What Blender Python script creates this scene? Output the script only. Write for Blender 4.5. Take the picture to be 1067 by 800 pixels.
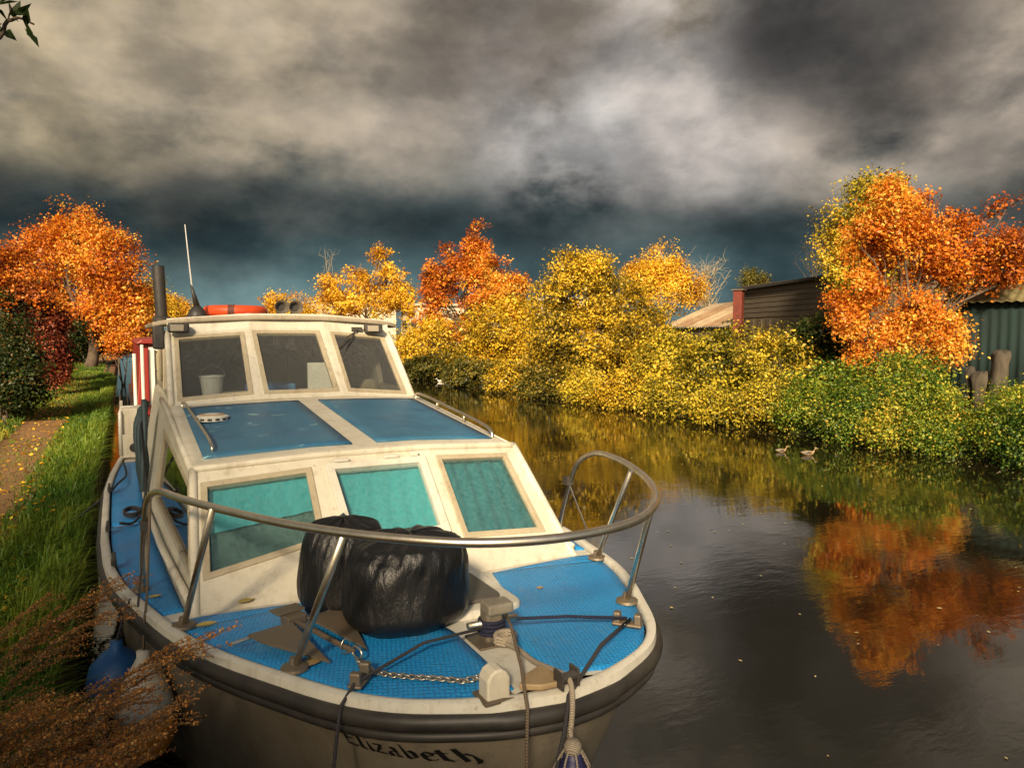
import bpy, bmesh, math, random
import numpy as np
from mathutils import Vector, Matrix

# ------------------------------------------------------------------ clear, camera, sky, sun
for o in list(bpy.data.objects):
    bpy.data.objects.remove(o)
sc = bpy.context.scene
COL = sc.collection
R = math.radians
random.seed(7)

CAM = Vector((-1.33, -2.16, 2.30))
FPX, YAW, PIT = 780.0, R(27.5), math.atan(52 / 780.0)
cd = bpy.data.cameras.new('camera'); cam = bpy.data.objects.new('camera', cd); COL.objects.link(cam)
cam.location = CAM
cam.rotation_euler = (math.pi / 2 - PIT, 0, -YAW)
cd.sensor_fit = 'HORIZONTAL'; cd.sensor_width = 36.0; cd.lens = FPX / 1067 * 36
cd.clip_start = 0.05; cd.clip_end = 8000
sc.camera = cam

def look(px, py):
    """world direction seen at a photo pixel (used to place clouds and far things)"""
    d = Vector(((px - 533.5) / FPX, 1.0, -(py - 400) / FPX))
    c, s = math.cos(PIT), math.sin(PIT)
    d = Vector((d.x, d.y * c + d.z * s, -d.y * s + d.z * c))
    c, s = math.cos(YAW), math.sin(YAW)
    return Vector((d.x * c + d.y * s, -d.x * s + d.y * c, d.z)).normalized()

def spot(px, off):
    """ground point seen in image column px, `off` metres across the canal from the camera"""
    d = look(px, 348)
    t = off / d.x
    return CAM.x + d.x * t, CAM.y + d.y * t

SUN_AZ, SUN_EL = R(214), R(27)
w = bpy.data.worlds.new('World'); sc.world = w; w.use_nodes = True
nt = w.node_tree; nt.nodes.clear()
def N(t, **k):
    n = nt.nodes.new(t)
    for a, b in k.items(): setattr(n, a, b)
    return n
def LK(a, b): nt.links.new(a, b)
def wm(op, a, b=None, c=None, clamp=False):
    n = N('ShaderNodeMath', operation=op); n.use_clamp = clamp
    for i, v in enumerate((a, b, c)):
        if v is None: continue
        if isinstance(v, (int, float)): n.inputs[i].default_value = v
        else: LK(v, n.inputs[i])
    return n.outputs[0]
def wmix(f, a, b, blend='MIX'):
    n = N('ShaderNodeMix', data_type='RGBA', blend_type=blend)
    if isinstance(f, (int, float)): n.inputs[0].default_value = f
    else: LK(f, n.inputs[0])
    for i, v in ((6, a), (7, b)):
        if isinstance(v, tuple): n.inputs[i].default_value = (*v, 1)
        else: LK(v, n.inputs[i])
    return n.outputs[2]
def wramp(f, stops):
    n = N('ShaderNodeValToRGB'); e = n.color_ramp.elements
    while len(e) < len(stops): e.new(0.5)
    for x, (p, c) in zip(e, stops): x.position = p; x.color = (*c, 1) if len(c) == 3 else c
    LK(f, n.inputs[0]); return n.outputs[0]
tc = N('ShaderNodeTexCoord'); DIR = tc.outputs['Generated']
sep = N('ShaderNodeSeparateXYZ'); LK(DIR, sep.inputs[0])
zc = wm('MAXIMUM', sep.outputs[2], 0.0)
den = wm('ADD', zc, 0.16)
cx, cy = wm('DIVIDE', sep.outputs[0], den), wm('DIVIDE', sep.outputs[1], den)
cmb = N('ShaderNodeCombineXYZ'); LK(sep.outputs[0], cmb.inputs[0]); LK(sep.outputs[1], cmb.inputs[1]); LK(wm('MULTIPLY', zc, 1.65), cmb.inputs[2])
def noise(scale, detail, rough, dist=0.0, off=(0, 0, 0)):
    mp = N('ShaderNodeMapping'); LK(cmb.outputs[0], mp.inputs[0]); mp.inputs['Location'].default_value = off
    n = N('ShaderNodeTexNoise'); LK(mp.outputs[0], n.inputs['Vector'])
    n.inputs['Scale'].default_value = scale; n.inputs['Detail'].default_value = detail
    n.inputs['Roughness'].default_value = rough; n.inputs['Distortion'].default_value = dist
    return n.outputs[0]
n1 = noise(2.6, 6, 0.52, 0.0, (3.1, 1.7, 0.4))
n2 = noise(6.5, 8, 0.56, 0.0, (0.4, 5.2, 1.3))
# elevation bands of the storm: teal veil at the horizon, near-black shelf, brown-grey deck above
base = wramp(zc, [(0.0, (0.060, 0.092, 0.095)), (0.07, (0.034, 0.054, 0.060)), (0.14, (0.021, 0.031, 0.034)),
                  (0.20, (0.040, 0.046, 0.046)), (0.27, (0.115, 0.103, 0.090)), (0.36, (0.160, 0.136, 0.106)),
                  (0.48, (0.12, 0.105, 0.085)), (1.0, (0.075, 0.064, 0.050))])
def lobe(px, py, inner, outer):
    d = look(px, py)
    vm = N('ShaderNodeVectorMath', operation='DOT_PRODUCT'); LK(DIR, vm.inputs[0]); vm.inputs[1].default_value = d
    mr = N('ShaderNodeMapRange', interpolation_type='SMOOTHERSTEP'); LK(vm.outputs['Value'], mr.inputs[0])
    mr.inputs[1].default_value = math.cos(R(outer)); mr.inputs[2].default_value = math.cos(R(inner))
    return mr.outputs[0]
nz = wramp(n1, [(0.30, (0, 0, 0)), (0.66, (1, 1, 1))])
nf = wramp(n2, [(0.34, (0, 0, 0)), (0.68, (1, 1, 1))])
c0 = wmix(wm('MULTIPLY', nz, 0.55), wmix(1.0, base, (1.35, 1.35, 1.35), 'MULTIPLY'), wmix(1.0, base, (0.45, 0.47, 0.50), 'MULTIPLY'))
c0 = wmix(wm('MULTIPLY', nf, 0.50), c0, wmix(1.0, base, (1.8, 1.75, 1.7), 'MULTIPLY'), 'MIX')
def blob(c, px, py, inner, outer, col, k, nn, bias):
    m = wm('MULTIPLY', lobe(px, py, inner, outer), wm('MULTIPLY_ADD', nn, 1.6, bias, clamp=True))
    return wmix(wm('MULTIPLY', m, k, clamp=True), c, col)
c0 = blob(c0, 630, 115, 0, 13, (0.29, 0.272, 0.258), 0.90, nf, 0.0)
c0 = blob(c0, 740, 85, 0, 12, (0.26, 0.238, 0.224), 0.85, nf, 0.0)
c0 = blob(c0, 600, 150, 0, 6, (0.30, 0.295, 0.29), 0.6, nf, -0.1)
c0 = blob(c0, 1030, 110, 1, 16, (0.29, 0.245, 0.20), 0.85, nf, 0.0)
c0 = blob(c0, 80, 30, 3, 22, (0.27, 0.22, 0.14), 0.80, nf, 0.0)
c0 = blob(c0, 300, 110, 2, 16, (0.21, 0.18, 0.145), 0.70, nf, -0.25)
c0 = blob(c0, 880, 5, 1, 11, (0.026, 0.026, 0.027), 0.90, nz, 0.2)
c0 = blob(c0, 540, 0, 1, 10, (0.045, 0.040, 0.037), 0.7, nz, 0.1)
low = wm('SUBTRACT', wm('MULTIPLY_ADD', nz, 0.10, 0.130), zc)          # ragged underside of the storm shelf
shelf = N('ShaderNodeMapRange', interpolation_type='SMOOTHSTEP'); LK(low, shelf.inputs[0])
shelf.inputs[1].default_value = -0.035; shelf.inputs[2].default_value = 0.05
band = wramp(zc, [(0.0, (0.058, 0.100, 0.106)), (0.06, (0.036, 0.066, 0.073)), (0.13, (0.014, 0.023, 0.026)), (0.22, (0.020, 0.027, 0.029))])
band = wmix(wm('MULTIPLY', nf, 0.55), band, wmix(1.0, band, (2.1, 2.0, 1.95), 'MULTIPLY'))
c0 = wmix(wm('MULTIPLY', shelf.outputs[0], 0.86), c0, band)
n3 = noise(4.6, 8, 0.55, 0.05, (7.7, 2.2, 0.9))
puff = wramp(n3, [(0.30, (0.38, 0.39, 0.41)), (0.46, (0.74, 0.74, 0.74)), (0.55, (1.14, 1.12, 1.09)), (0.68, (1.70, 1.64, 1.56))])
c0 = wmix(1.0, c0, puff, 'MULTIPLY')
sky = N('ShaderNodeTexSky', sky_type='NISHITA'); sky.sun_disc = False
sky.sun_elevation = SUN_EL; sky.sun_rotation = SUN_AZ; sky.air_density = 1.3; sky.dust_density = 2.5
skyk = wmix(1.0, sky.outputs[0], (0.052, 0.052, 0.052), 'MULTIPLY')     # physical sky at strength 0.052
# the storm fills the view ahead; behind the camera, where the sun stands, the sky is broken and bright
fx, fy = math.sin(YAW), math.cos(YAW)
ahead = wm('ADD', wm('MULTIPLY', sep.outputs[0], fx), wm('MULTIPLY', sep.outputs[1], fy))
brk = wm('ADD', ahead, wm('MULTIPLY_ADD', n1, 0.9, -0.45))
mr = N('ShaderNodeMapRange', interpolation_type='SMOOTHSTEP'); LK(brk, mr.inputs[0])
mr.inputs[1].default_value = -0.45; mr.inputs[2].default_value = 0.05
fin = wmix(mr.outputs[0], skyk, c0)
bg = N('ShaderNodeBackground'); LK(fin, bg.inputs[0]); bg.inputs[1].default_value = 1.0
out = N('ShaderNodeOutputWorld'); LK(bg.outputs[0], out.inputs[0])

sl = bpy.data.lights.new('sun', 'SUN'); so = bpy.data.objects.new('sun', sl); COL.objects.link(so)
sl.energy = 5.0; sl.angle = R(7); sl.color = (1.0, 0.80, 0.54)
sd = Vector((math.sin(SUN_AZ) * math.cos(SUN_EL), math.cos(SUN_AZ) * math.cos(SUN_EL), math.sin(SUN_EL)))
so.rotation_euler = sd.to_track_quat('Z', 'Y').to_euler(); so.location = sd * 60

sc.view_settings.view_transform = 'Standard'; sc.view_settings.look = 'None'
sc.view_settings.exposure = 0.85; sc.view_settings.gamma = 1.0; sc.view_settings.use_curve_mapping = False
sc.render.engine = 'CYCLES'
cy_ = sc.cycles
cy_.use_denoising = True; cy_.max_bounces = 8; cy_.transparent_max_bounces = 12; cy_.caustics_reflective = False
cy_.caustics_refractive = False; cy_.sample_clamp_indirect = 6.0
sc.render.film_transparent = False

# ------------------------------------------------------------------ materials
class M:
    """small node-graph helper for one material"""
    def __init__(s, name, color=(.5, .5, .5), rough=.6, metal=0.0, spec=.5):
        s.m = bpy.data.materials.new(name); s.m.use_nodes = True
        s.t = s.m.node_tree; s.n = s.t.nodes
        s.b = s.n['Principled BSDF']; s.out = s.n['Material Output']
        s.set('Base Color', (*color, 1)); s.set('Roughness', rough); s.set('Metallic', metal); s.set('Specular IOR Level', spec)
        s._o = None
    def set(s, k, v): s.b.inputs[k].default_value = v
    def new(s, t, **k):
        n = s.n.new(t)
        for a, b in k.items(): setattr(n, a, b)
        return n
    def lk(s, a, b): s.t.links.new(a, b)
    def obj(s):
        if not s._o: s._o = s.new('ShaderNodeTexCoord')
        return s._o.outputs['Object']
    def noise(s, scale, detail=5, rough=.6, stretch=(1, 1, 1), dist=0.0, src=None):
        mp = s.new('ShaderNodeMapping'); s.lk(src or s.obj(), mp.inputs[0]); mp.inputs['Scale'].default_value = stretch
        n = s.new('ShaderNodeTexNoise'); s.lk(mp.outputs[0], n.inputs['Vector'])
        n.inputs['Scale'].default_value = scale; n.inputs['Detail'].default_value = detail
        n.inputs['Roughness'].default_value = rough; n.inputs['Distortion'].default_value = dist
        return n.outputs[0]
    def ramp(s, f, stops, interp='LINEAR'):
        n = s.new('ShaderNodeValToRGB'); n.color_ramp.interpolation = interp; e = n.color_ramp.elements
        while len(e) < len(stops): e.new(0.5)
        for x, (p, c) in zip(e, stops): x.position = p; x.color = (*c, 1)
        s.lk(f, n.inputs[0]); return n.outputs[0]
    def mix(s, f, a, b, blend='MIX'):
        n = s.new('ShaderNodeMix', data_type='RGBA', blend_type=blend)
        if isinstance(f, (int, float)): n.inputs[0].default_value = f
        else: s.lk(f, n.inputs[0])
        for i, v in ((6, a), (7, b)):
            if isinstance(v, tuple): n.inputs[i].default_value = (*v, 1)
            else: s.lk(v, n.inputs[i])
        return n.outputs[2]
    def math(s, op, a, b=0.0):
        n = s.new('ShaderNodeMath', operation=op)
        for i, v in enumerate((a, b)):
            if isinstance(v, (int, float)): n.inputs[i].default_value = v
            else: s.lk(v, n.inputs[i])
        return n.outputs[0]
    def color(s, c): s.lk(c, s.b.inputs['Base Color']); return s
    def rough(s, c): s.lk(c, s.b.inputs['Roughness']); return s
    def bump(s, h, strength=.3, dist=.01):
        n = s.new('ShaderNodeBump'); n.inputs['Strength'].default_value = strength; n.inputs['Distance'].default_value = dist
        s.lk(h, n.inputs['Height']); s.lk(n.outputs[0], s.b.inputs['Normal']); return s

def worn(name, c1, c2, rough=.5, scale=6, bump=.15, metal=0.0, lo=.35, hi=.7, stretch=(1, 1, 1), bs=40):
    m = M(name, c1, rough, metal)
    n = m.noise(scale, 6, .65, stretch)
    m.color(m.ramp(n, [(lo, c1), (hi, c2)]))
    if bump: m.bump(m.noise(bs, 4, .6, stretch), bump, .004)
    return m.m

def leaf_mat(name, stops, trans=.35):
    m = M(name)
    m.n.remove(m.b)
    at = m.new('ShaderNodeAttribute', attribute_name='tint')
    col = m.ramp(at.outputs['Fac'], stops)
    df = m.new('ShaderNodeBsdfDiffuse'); tr = m.new('ShaderNodeBsdfTranslucent'); gl = m.new('ShaderNodeBsdfGlossy')
    gl.inputs['Roughness'].default_value = .45; gl.inputs['Color'].default_value = (.55, .55, .5, 1)
    m.lk(col, df.inputs[0]); m.lk(col, tr.inputs[0])
    mx = m.new('ShaderNodeMixShader'); mx.inputs[0].default_value = trans; m.lk(df.outputs[0], mx.inputs[1]); m.lk(tr.outputs[0], mx.inputs[2])
    m2 = m.new('ShaderNodeMixShader'); m2.inputs[0].default_value = .035; m.lk(mx.outputs[0], m2.inputs[1]); m.lk(gl.outputs[0], m2.inputs[2])
    m.lk(m2.outputs[0], m.out.inputs[0])
    return m.m

# ------------------------------------------------------------------ object helpers
def tag(o, label=None, cat=None, group=None, kind=None):
    if label: o['label'] = label
    if cat: o['category'] = cat
    if group: o['group'] = group
    if kind: o['kind'] = kind
    return o
def thing(name, loc, label, cat, group=None, rz=0.0):
    o = bpy.data.objects.new(name, None); COL.objects.link(o)
    o.location = loc; o.rotation_euler = (0, 0, rz); o.empty_display_size = .2
    return tag(o, label, cat, group)
def wpos(o):
    p = Vector((0, 0, 0))
    while o is not None: p += Vector(o.location); o = o.parent
    return p
def mesh_obj(name, verts, faces, mat, parent=None, smooth=False, local=False, tint=None):
    """one mesh object; vertices are given in world space unless local"""
    off = Vector((0, 0, 0)) if (local or parent is None) else wpos(parent)
    me = bpy.data.meshes.new(name)
    me.from_pydata([(v[0] - off.x, v[1] - off.y, v[2] - off.z) for v in verts], [], faces)
    me.materials.append(mat)
    if smooth:
        me.polygons.foreach_set('use_smooth', [True] * len(me.polygons))
    if tint is not None:
        me.attributes.new('tint', 'FLOAT', 'POINT').data.foreach_set('value', np.asarray(tint, np.float32))
    me.update()
    o = bpy.data.objects.new(name, me); COL.objects.link(o)
    if parent is not None: o.parent = parent
    return o
def np_quads(name, P, mat, parent=None, tint=None, off=None):
    """P: (n,4,3) array of quads"""
    n = len(P)
    if off is None: off = wpos(parent) if parent is not None else Vector((0, 0, 0))
    co = (P.reshape(-1, 3) - np.array(off)).astype(np.float32)
    me = bpy.data.meshes.new(name)
    me.vertices.add(n * 4); me.vertices.foreach_set('co', co.ravel())
    me.loops.add(n * 4); me.loops.foreach_set('vertex_index', np.arange(n * 4, dtype=np.int32))
    me.polygons.add(n)
    me.polygons.foreach_set('loop_start', np.arange(0, n * 4, 4, dtype=np.int32))
    me.polygons.foreach_set('loop_total', np.full(n, 4, np.int32))
    me.materials.append(mat)
    if tint is not None:
        me.attributes.new('tint', 'FLOAT', 'POINT').data.foreach_set('value', np.repeat(tint, 4).astype(np.float32))
    me.update(calc_edges=True)
    o = bpy.data.objects.new(name, me); COL.objects.link(o)
    if parent is not None: o.parent = parent
    return o

class G:
    """collects verts / faces of one mesh"""
    def __init__(s): s.v = []; s.f = []
    def add(s, v, f):
        k = len(s.v); s.v += [tuple(x) for x in v]; s.f += [tuple(i + k for i in q) for q in f]; return s
    def box(s, c, d, rz=0.0, m=None):
        x, y, z = d[0] / 2, d[1] / 2, d[2] / 2
        vs = [Vector((i * x, j * y, k * z)) for k in (-1, 1) for j in (-1, 1) for i in (-1, 1)]
        r = Matrix.Rotation(rz, 3, 'Z') if m is None else m
        vs = [r @ v + Vector(c) for v in vs]
        return s.add(vs, [(0, 2, 3, 1), (4, 5, 7, 6), (0, 1, 5, 4), (2, 6, 7, 3), (0, 4, 6, 2), (1, 3, 7, 5)])
    def tube(s, pts, r, n=8, cap=True, closed=False):
        pts = [Vector(p) for p in pts]; L = len(pts)
        rs = r if isinstance(r, (list, tuple)) else [r] * L
        k = len(s.v); ref = None
        for i, p in enumerate(pts):
            a = pts[(i - 1) % L] if closed else pts[max(i - 1, 0)]
            b = pts[(i + 1) % L] if closed else pts[min(i + 1, L - 1)]
            t = (b - a).normalized()
            if ref is None:
                ref = Vector((0, 0, 1)) if abs(t.z) < .9 else Vector((1, 0, 0))
            u = (ref - t * ref.dot(t)); u = u.normalized() if u.length > 1e-6 else t.orthogonal().normalized()
            ref = u; v = t.cross(u)
            for j in range(n):
                q = 2 * math.pi * j / n
                s.v.append(tuple(p + (u * math.cos(q) + v * math.sin(q)) * rs[i]))
        m = L if closed else L - 1
        for i in range(m):
            a, b = k + i * n, k + ((i + 1) % L) * n
            for j in range(n):
                s.f.append((a + j, a + (j + 1) % n, b + (j + 1) % n, b + j))
        if cap and not closed:
            s.f.append(tuple(k + j for j in range(n))[::-1]); s.f.append(tuple(k + (L - 1) * n + j for j in range(n)))
        return s
    def lathe(s, prof, c, n=20, axis=(0, 0, 1)):
        ax = Vector(axis).normalized(); q = ax.to_track_quat('Z', 'Y').to_matrix()
        k = len(s.v)
        for r, z in prof:
            for j in range(n):
                a = 2 * math.pi * j / n
                s.v.append(tuple(q @ Vector((r * math.cos(a), r * math.sin(a), z)) + Vector(c)))
        for i in range(len(prof) - 1):
            for j in range(n):
                a = k + i * n; b = a + n
                s.f.append((a + j, a + (j + 1) % n, b + (j + 1) % n, b + j))
        s.f.append(tuple(k + j for j in range(n))[::-1]); s.f.append(tuple(k + (len(prof) - 1) * n + j for j in range(n)))
        return s
    def prism(s, poly, up):
        """closed polygon (3d points) extruded by vector up"""
        n = len(poly); up = Vector(up)
        v = [Vector(p) for p in poly] + [Vector(p) + up for p in poly]
        f = [tuple(range(n))[::-1], tuple(range(n, 2 * n))] + [(i, (i + 1) % n, n + (i + 1) % n, n + i) for i in range(n)]
        return s.add(v, f)
    def out(s, name, mat, parent=None, smooth=False, bevel=0.0, seg=2, auto=None, sub=0, weld=False):
        o = mesh_obj(name, s.v, s.f, mat, parent, smooth)
        bm = bmesh.new(); bm.from_mesh(o.data)
        if weld: bmesh.ops.remove_doubles(bm, verts=bm.verts, dist=.002)
        bmesh.ops.recalc_face_normals(bm, faces=bm.faces); bm.to_mesh(o.data); bm.free()
        if bevel:
            b = o.modifiers.new('bevel', 'BEVEL'); b.width = bevel; b.segments = seg; b.limit_method = 'ANGLE'; b.angle_limit = R(35)
        if sub:
            b = o.modifiers.new('sub', 'SUBSURF'); b.levels = sub; b.render_levels = sub
        if auto:
            o.data.polygons.foreach_set('use_smooth', [True] * len(o.data.polygons))
            o.data.set_sharp_from_angle(angle=R(auto))
        return o
def grid(fn, nu, nv, name, mat, parent=None, smooth=True, thick=0.0, wrap=False):
    """surface fn(i/nu, j/nv) -> point"""
    v = [fn(i / nu, j / nv) for i in range(nu + 1) for j in range(nv + 1)]
    f = [(i * (nv + 1) + j, (i + 1) * (nv + 1) + j, (i + 1) * (nv + 1) + j + 1, i * (nv + 1) + j + 1) for i in range(nu) for j in range(nv)]
    if sum((Vector(v[q[1]]) - Vector(v[q[0]])).cross(Vector(v[q[3]]) - Vector(v[q[0]])).z for q in f) < 0:
        f = [q[::-1] for q in f]
    o = mesh_obj(name, v, f, mat, parent, smooth)
    if thick:
        s = o.modifiers.new('solid', 'SOLIDIFY'); s.thickness = thick; s.offset = -1
    return o
def smooth_path(pts, n=8):
    pts = [Vector(p) for p in pts]; o = []
    for i in range(len(pts) - 1):
        a, b, c, d = pts[max(i - 1, 0)], pts[i], pts[i + 1], pts[min(i + 2, len(pts) - 1)]
        for k in range(n):
            t = k / n
            o.append(.5 * (2 * b + (c - a) * t + (2 * a - 5 * b + 4 * c - d) * t * t + (3 * b - a - 3 * c + d) * t ** 3))
    o.append(pts[-1]); return o

# ------------------------------------------------------------------ setting: ground, path, water
def ground_mat():
    m = M('earth_and_turf', rough=.95)
    a = m.noise(.6, 8, .65); b = m.noise(9, 8, .7); c = m.noise(38, 4, .6)
    t = m.ramp(a, [(.3, (.028, .042, .010)), (.5, (.045, .060, .014)), (.68, (.075, .060, .020))])
    d = m.ramp(b, [(.3, (.014, .022, .006)), (.55, (.050, .055, .016)), (.75, (.10, .07, .028))])
    m.color(m.mix(.55, t, d)); m.bump(m.math('ADD', b, c), .9, .04); return m.m
def path_mat():
    m = M('trodden_dirt', rough=.95)
    a = m.noise(2.2, 8, .7, (1, .35, 1)); b = m.noise(26, 6, .75); c = m.noise(90, 3, .6)
    m.color(m.mix(.5, m.ramp(a, [(.3, (.20, .10, .032)), (.7, (.44, .24, .08))]), m.ramp(b, [(.32, (.07, .035, .015)), (.5, (.22, .12, .045)), (.72, (.42, .27, .11))])))
    m.bump(m.math('ADD', b, c), .9, .03); return m.m
def water_mat():
    m = M('canal_water', (.010, .0085, .004), .035, 0, .5)
    m.set('IOR', 1.8)
    a = m.noise(3.2, 3, .55, (.75, 1.5, 1)); b = m.noise(11, 3, .55, (.7, 1.5, 1)); c = m.noise(.55, 2, .5)
    msk = m.ramp(c, [(.38, (.12, .12, .12)), (.62, (1, 1, 1))])
    h = m.math('ADD', a, m.math('MULTIPLY', b, .35))
    m.bump(m.math('MULTIPLY', h, msk), .062, .05)
    return m.m
GZ = .60
xs = [-3000, -400, -80, -30, -12, -7, -4.6, -3.6, -2.9, -2.3, -1.93, -1.90, 12.25, 12.5, 12.9, 13.6, 16, 22, 34, 60, 160, 600, 3000]
zs_ = [1.5, 1.2, 1.2, 1.1, 1.0, .9, .75, .64, .60, .60, .56, -.7, -.7, .05, .35, .62, .75, .85, .9, .9, 1.2, 1.2, 1.5]
ys = [-3000, -300, -60, -20] + [-8 + 2.0 * i for i in range(60)] + [114, 116, 119, 124, 200, 600, 3000]
rg = random.Random(3); gv = []; gf = []
for y in ys:
    for x, z in zip(xs, zs_):
        if y > 115 and -1.95 < x < 13: z = .55
        gv.append((x, y, z + (rg.uniform(-.03, .05) if (x < -4 or x > 14) and abs(x) < 100 and abs(y) < 120 else 0)))
nx = len(xs)
for j in range(len(ys) - 1):
    for i in range(nx - 1):
        gf.append((j * nx + i, j * nx + i + 1, (j + 1) * nx + i + 1, (j + 1) * nx + i))
tag(mesh_obj('ground', gv, gf, ground_mat(), smooth=False), kind='structure')
pr = random.Random(5); pv = []; pf = []; py = [-8 + .5 * i for i in range(190)]
wob = [0, 0, 0, 0]
def bankz(x):
    return float(np.interp(x, xs, zs_))
for i, y in enumerate(py):
    wob = [k * .8 + pr.uniform(-.08, .08) for k in wob]
    e = [-3.12 + wob[0], -2.75 + wob[1] * .4, -2.40 + wob[2] * .4, -2.06 + wob[3] * .6]
    for x in e: pv.append((x, y, bankz(x) + .012))
for i in range(len(py) - 1):
    for k in range(3):
        pf.append((i * 4 + k, i * 4 + k + 1, (i + 1) * 4 + k + 1, (i + 1) * 4 + k))
tag(mesh_obj('path', pv, pf, path_mat(), smooth=True), kind='structure')
tag(mesh_obj('water', [(-1.92, -120, 0), (12.6, -120, 0), (12.6, 117, 0), (-1.92, 117, 0)], [(0, 1, 2, 3)], water_mat()), kind='structure')

# ------------------------------------------------------------------ boat materials
def grp_mat(name, c1, c2, dirt, rough=.42):
    m = M(name, c1, rough)
    n = m.noise(3.0, 7, .65); d = m.noise(9, 8, .7, (1, 1, .35))
    base = m.ramp(n, [(.35, c1), (.7, c2)])
    run = m.noise(16, 5, .6, (1, 1, .07)); fine = m.noise(34, 5, .7)
    base = m.mix(m.ramp(run, [(.55, (0, 0, 0)), (.75, (.38, .38, .38))]), base, dirt)
    base = m.mix(m.ramp(fine, [(.60, (0, 0, 0)), (.72, (.5, .5, .5))]), base, (dirt[0] * .7, dirt[1] * .7, dirt[2] * .7))
    m.color(m.mix(m.ramp(d, [(.52, (0, 0, 0)), (.78, (.48, .48, .48))]), base, dirt))
    m.rough(m.ramp(n, [(.3, (rough - .08,) * 3), (.7, (rough + .15,) * 3)]))
    m.bump(m.noise(60, 3, .5), .05, .002); return m.m
CREAM = grp_mat('cream_gelcoat', (.65, .61, .50), (.57, .52, .405), (.25, .185, .105))
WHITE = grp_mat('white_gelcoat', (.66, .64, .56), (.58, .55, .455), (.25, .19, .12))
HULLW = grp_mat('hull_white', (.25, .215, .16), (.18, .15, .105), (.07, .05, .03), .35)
BLACK = worn('black_rubber', (.020, .018, .016), (.050, .044, .036), .5, 5, .2)
FRAME = grp_mat('window_alloy', (.46, .40, .28), (.35, .29, .19), (.14, .095, .055), .38)
CHROME = worn('stainless_tube', (.62, .54, .42), (.80, .72, .58), .34, 12, .05, 1.0)
DARKM = worn('dark_fitting', (.025, .023, .021), (.06, .052, .045), .5, 10, .15)
RUST = worn('galvanised_rusty', (.17, .15, .12), (.21, .15, .09), .55, 9, .3, .55)
INNER = worn('cabin_lining', (.030, .023, .017), (.05, .038, .026), .8, 4, 0)
def nonslip(name, c1, c2, dirt, scale, bump, chips=False):
    m = M(name, c1, .5)
    n = m.noise(4, 7, .65); d = m.noise(2.0, 8, .72)
    col = m.ramp(n, [(.3, c1), (.72, c2)])
    col = m.mix(m.ramp(d, [(.50, (0, 0, 0)), (.75, (.6, .6, .6))]), col, dirt)
    col = m.mix(m.ramp(m.noise(14, 6, .7, (1, .4, 1)), [(.58, (0, 0, 0)), (.75, (.35, .35, .35))]), col, (.20, .30, .36))
    mp = m.new('ShaderNodeMapping'); m.lk(m.obj(), mp.inputs[0]); mp.inputs['Rotation'].default_value = (0, 0, R(24)); mp.inputs['Scale'].default_value = (scale, scale * .72, 1)
    vo = m.new('ShaderNodeTexVoronoi', feature='F1', distance='CHEBYCHEV'); vo.inputs['Scale'].default_value = 1; vo.inputs['Randomness'].default_value = .22
    m.lk(mp.outputs[0], vo.inputs['Vector'])
    g = m.ramp(vo.outputs[0], [(.25, (1, 1, 1)), (.47, (0, 0, 0))])
    if not chips:
        col = m.mix(m.math('MULTIPLY', m.math('SUBTRACT', 1.0, g), .38), col, (.012, .055, .13))
    if chips:
        sx = m.new('ShaderNodeSeparateXYZ'); m.lk(m.obj(), sx.inputs[0])
        c = m.noise(7.5, 5, .62, (1, 1.6, 1), .4)
        near = m.ramp(m.math('MULTIPLY_ADD', sx.outputs[0], -1.0), [(0, (0, 0, 0)), (1, (1, 1, 1))])
        msk = m.ramp(c, [(.635, (0, 0, 0)), (.66, (1, 1, 1))])
        col = m.mix(m.math('MULTIPLY', msk, near), col, (.26, .50, .52))
    m.color(col); m.bump(g if not chips else m.noise(130, 3, .6), bump, .004)
    m.rough(m.ramp(d, [(.3, (.38,) * 3), (.7, (.62,) * 3)]))
    return m.m
BLUE = nonslip('blue_nonslip', (.008, .255, .66), (.018, .345, .80), (.022, .15, .32), 58, .55)
ROOFB = nonslip('slate_blue_paint', (.016, .098, .20), (.055, .185, .30), (.028, .10, .16), 60, .12, True)

def glass_mat(name, film, amt, streak=(9, 9, 1.2), tint=(.9, .95, .92), refl=1.0):
    m = M(name); m.n.remove(m.b)
    tr = m.new('ShaderNodeBsdfTransparent'); tr.inputs[0].default_value = (*tint, 1)
    df = m.new('ShaderNodeBsdfDiffuse'); df.inputs[0].default_value = (*film, 1)
    gl = m.new('ShaderNodeBsdfGlossy'); gl.inputs['Roughness'].default_value = .03
    n = m.noise(3.0, 6, .65, streak)
    f = m.ramp(n, [(.30, (amt * .45,) * 3), (.75, (min(1, amt * 1.6),) * 3)])
    mx = m.new('ShaderNodeMixShader'); m.lk(f, mx.inputs[0]); m.lk(tr.outputs[0], mx.inputs[1]); m.lk(df.outputs[0], mx.inputs[2])
    fr = m.new('ShaderNodeFresnel'); fr.inputs[0].default_value = 1.5
    m2 = m.new('ShaderNodeMixShader'); m.lk(m.math('MULTIPLY', fr.outputs[0], refl), m2.inputs[0]); m.lk(mx.outputs[0], m2.inputs[1]); m.lk(gl.outputs[0], m2.inputs[2])
    m.lk(m2.outputs[0], m.out.inputs[0]); return m.m
GLASS = glass_mat('dirty_glass', (.215, .22, .215), .24, (26, 26, .7))
GLASST = glass_mat('tinted_glass', (.20, .38, .37), .20, (14, 14, 1.0))
GLASSD = glass_mat('dark_glass', (.12, .09, .06), .10, tint=(.6, .6, .6))

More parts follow.
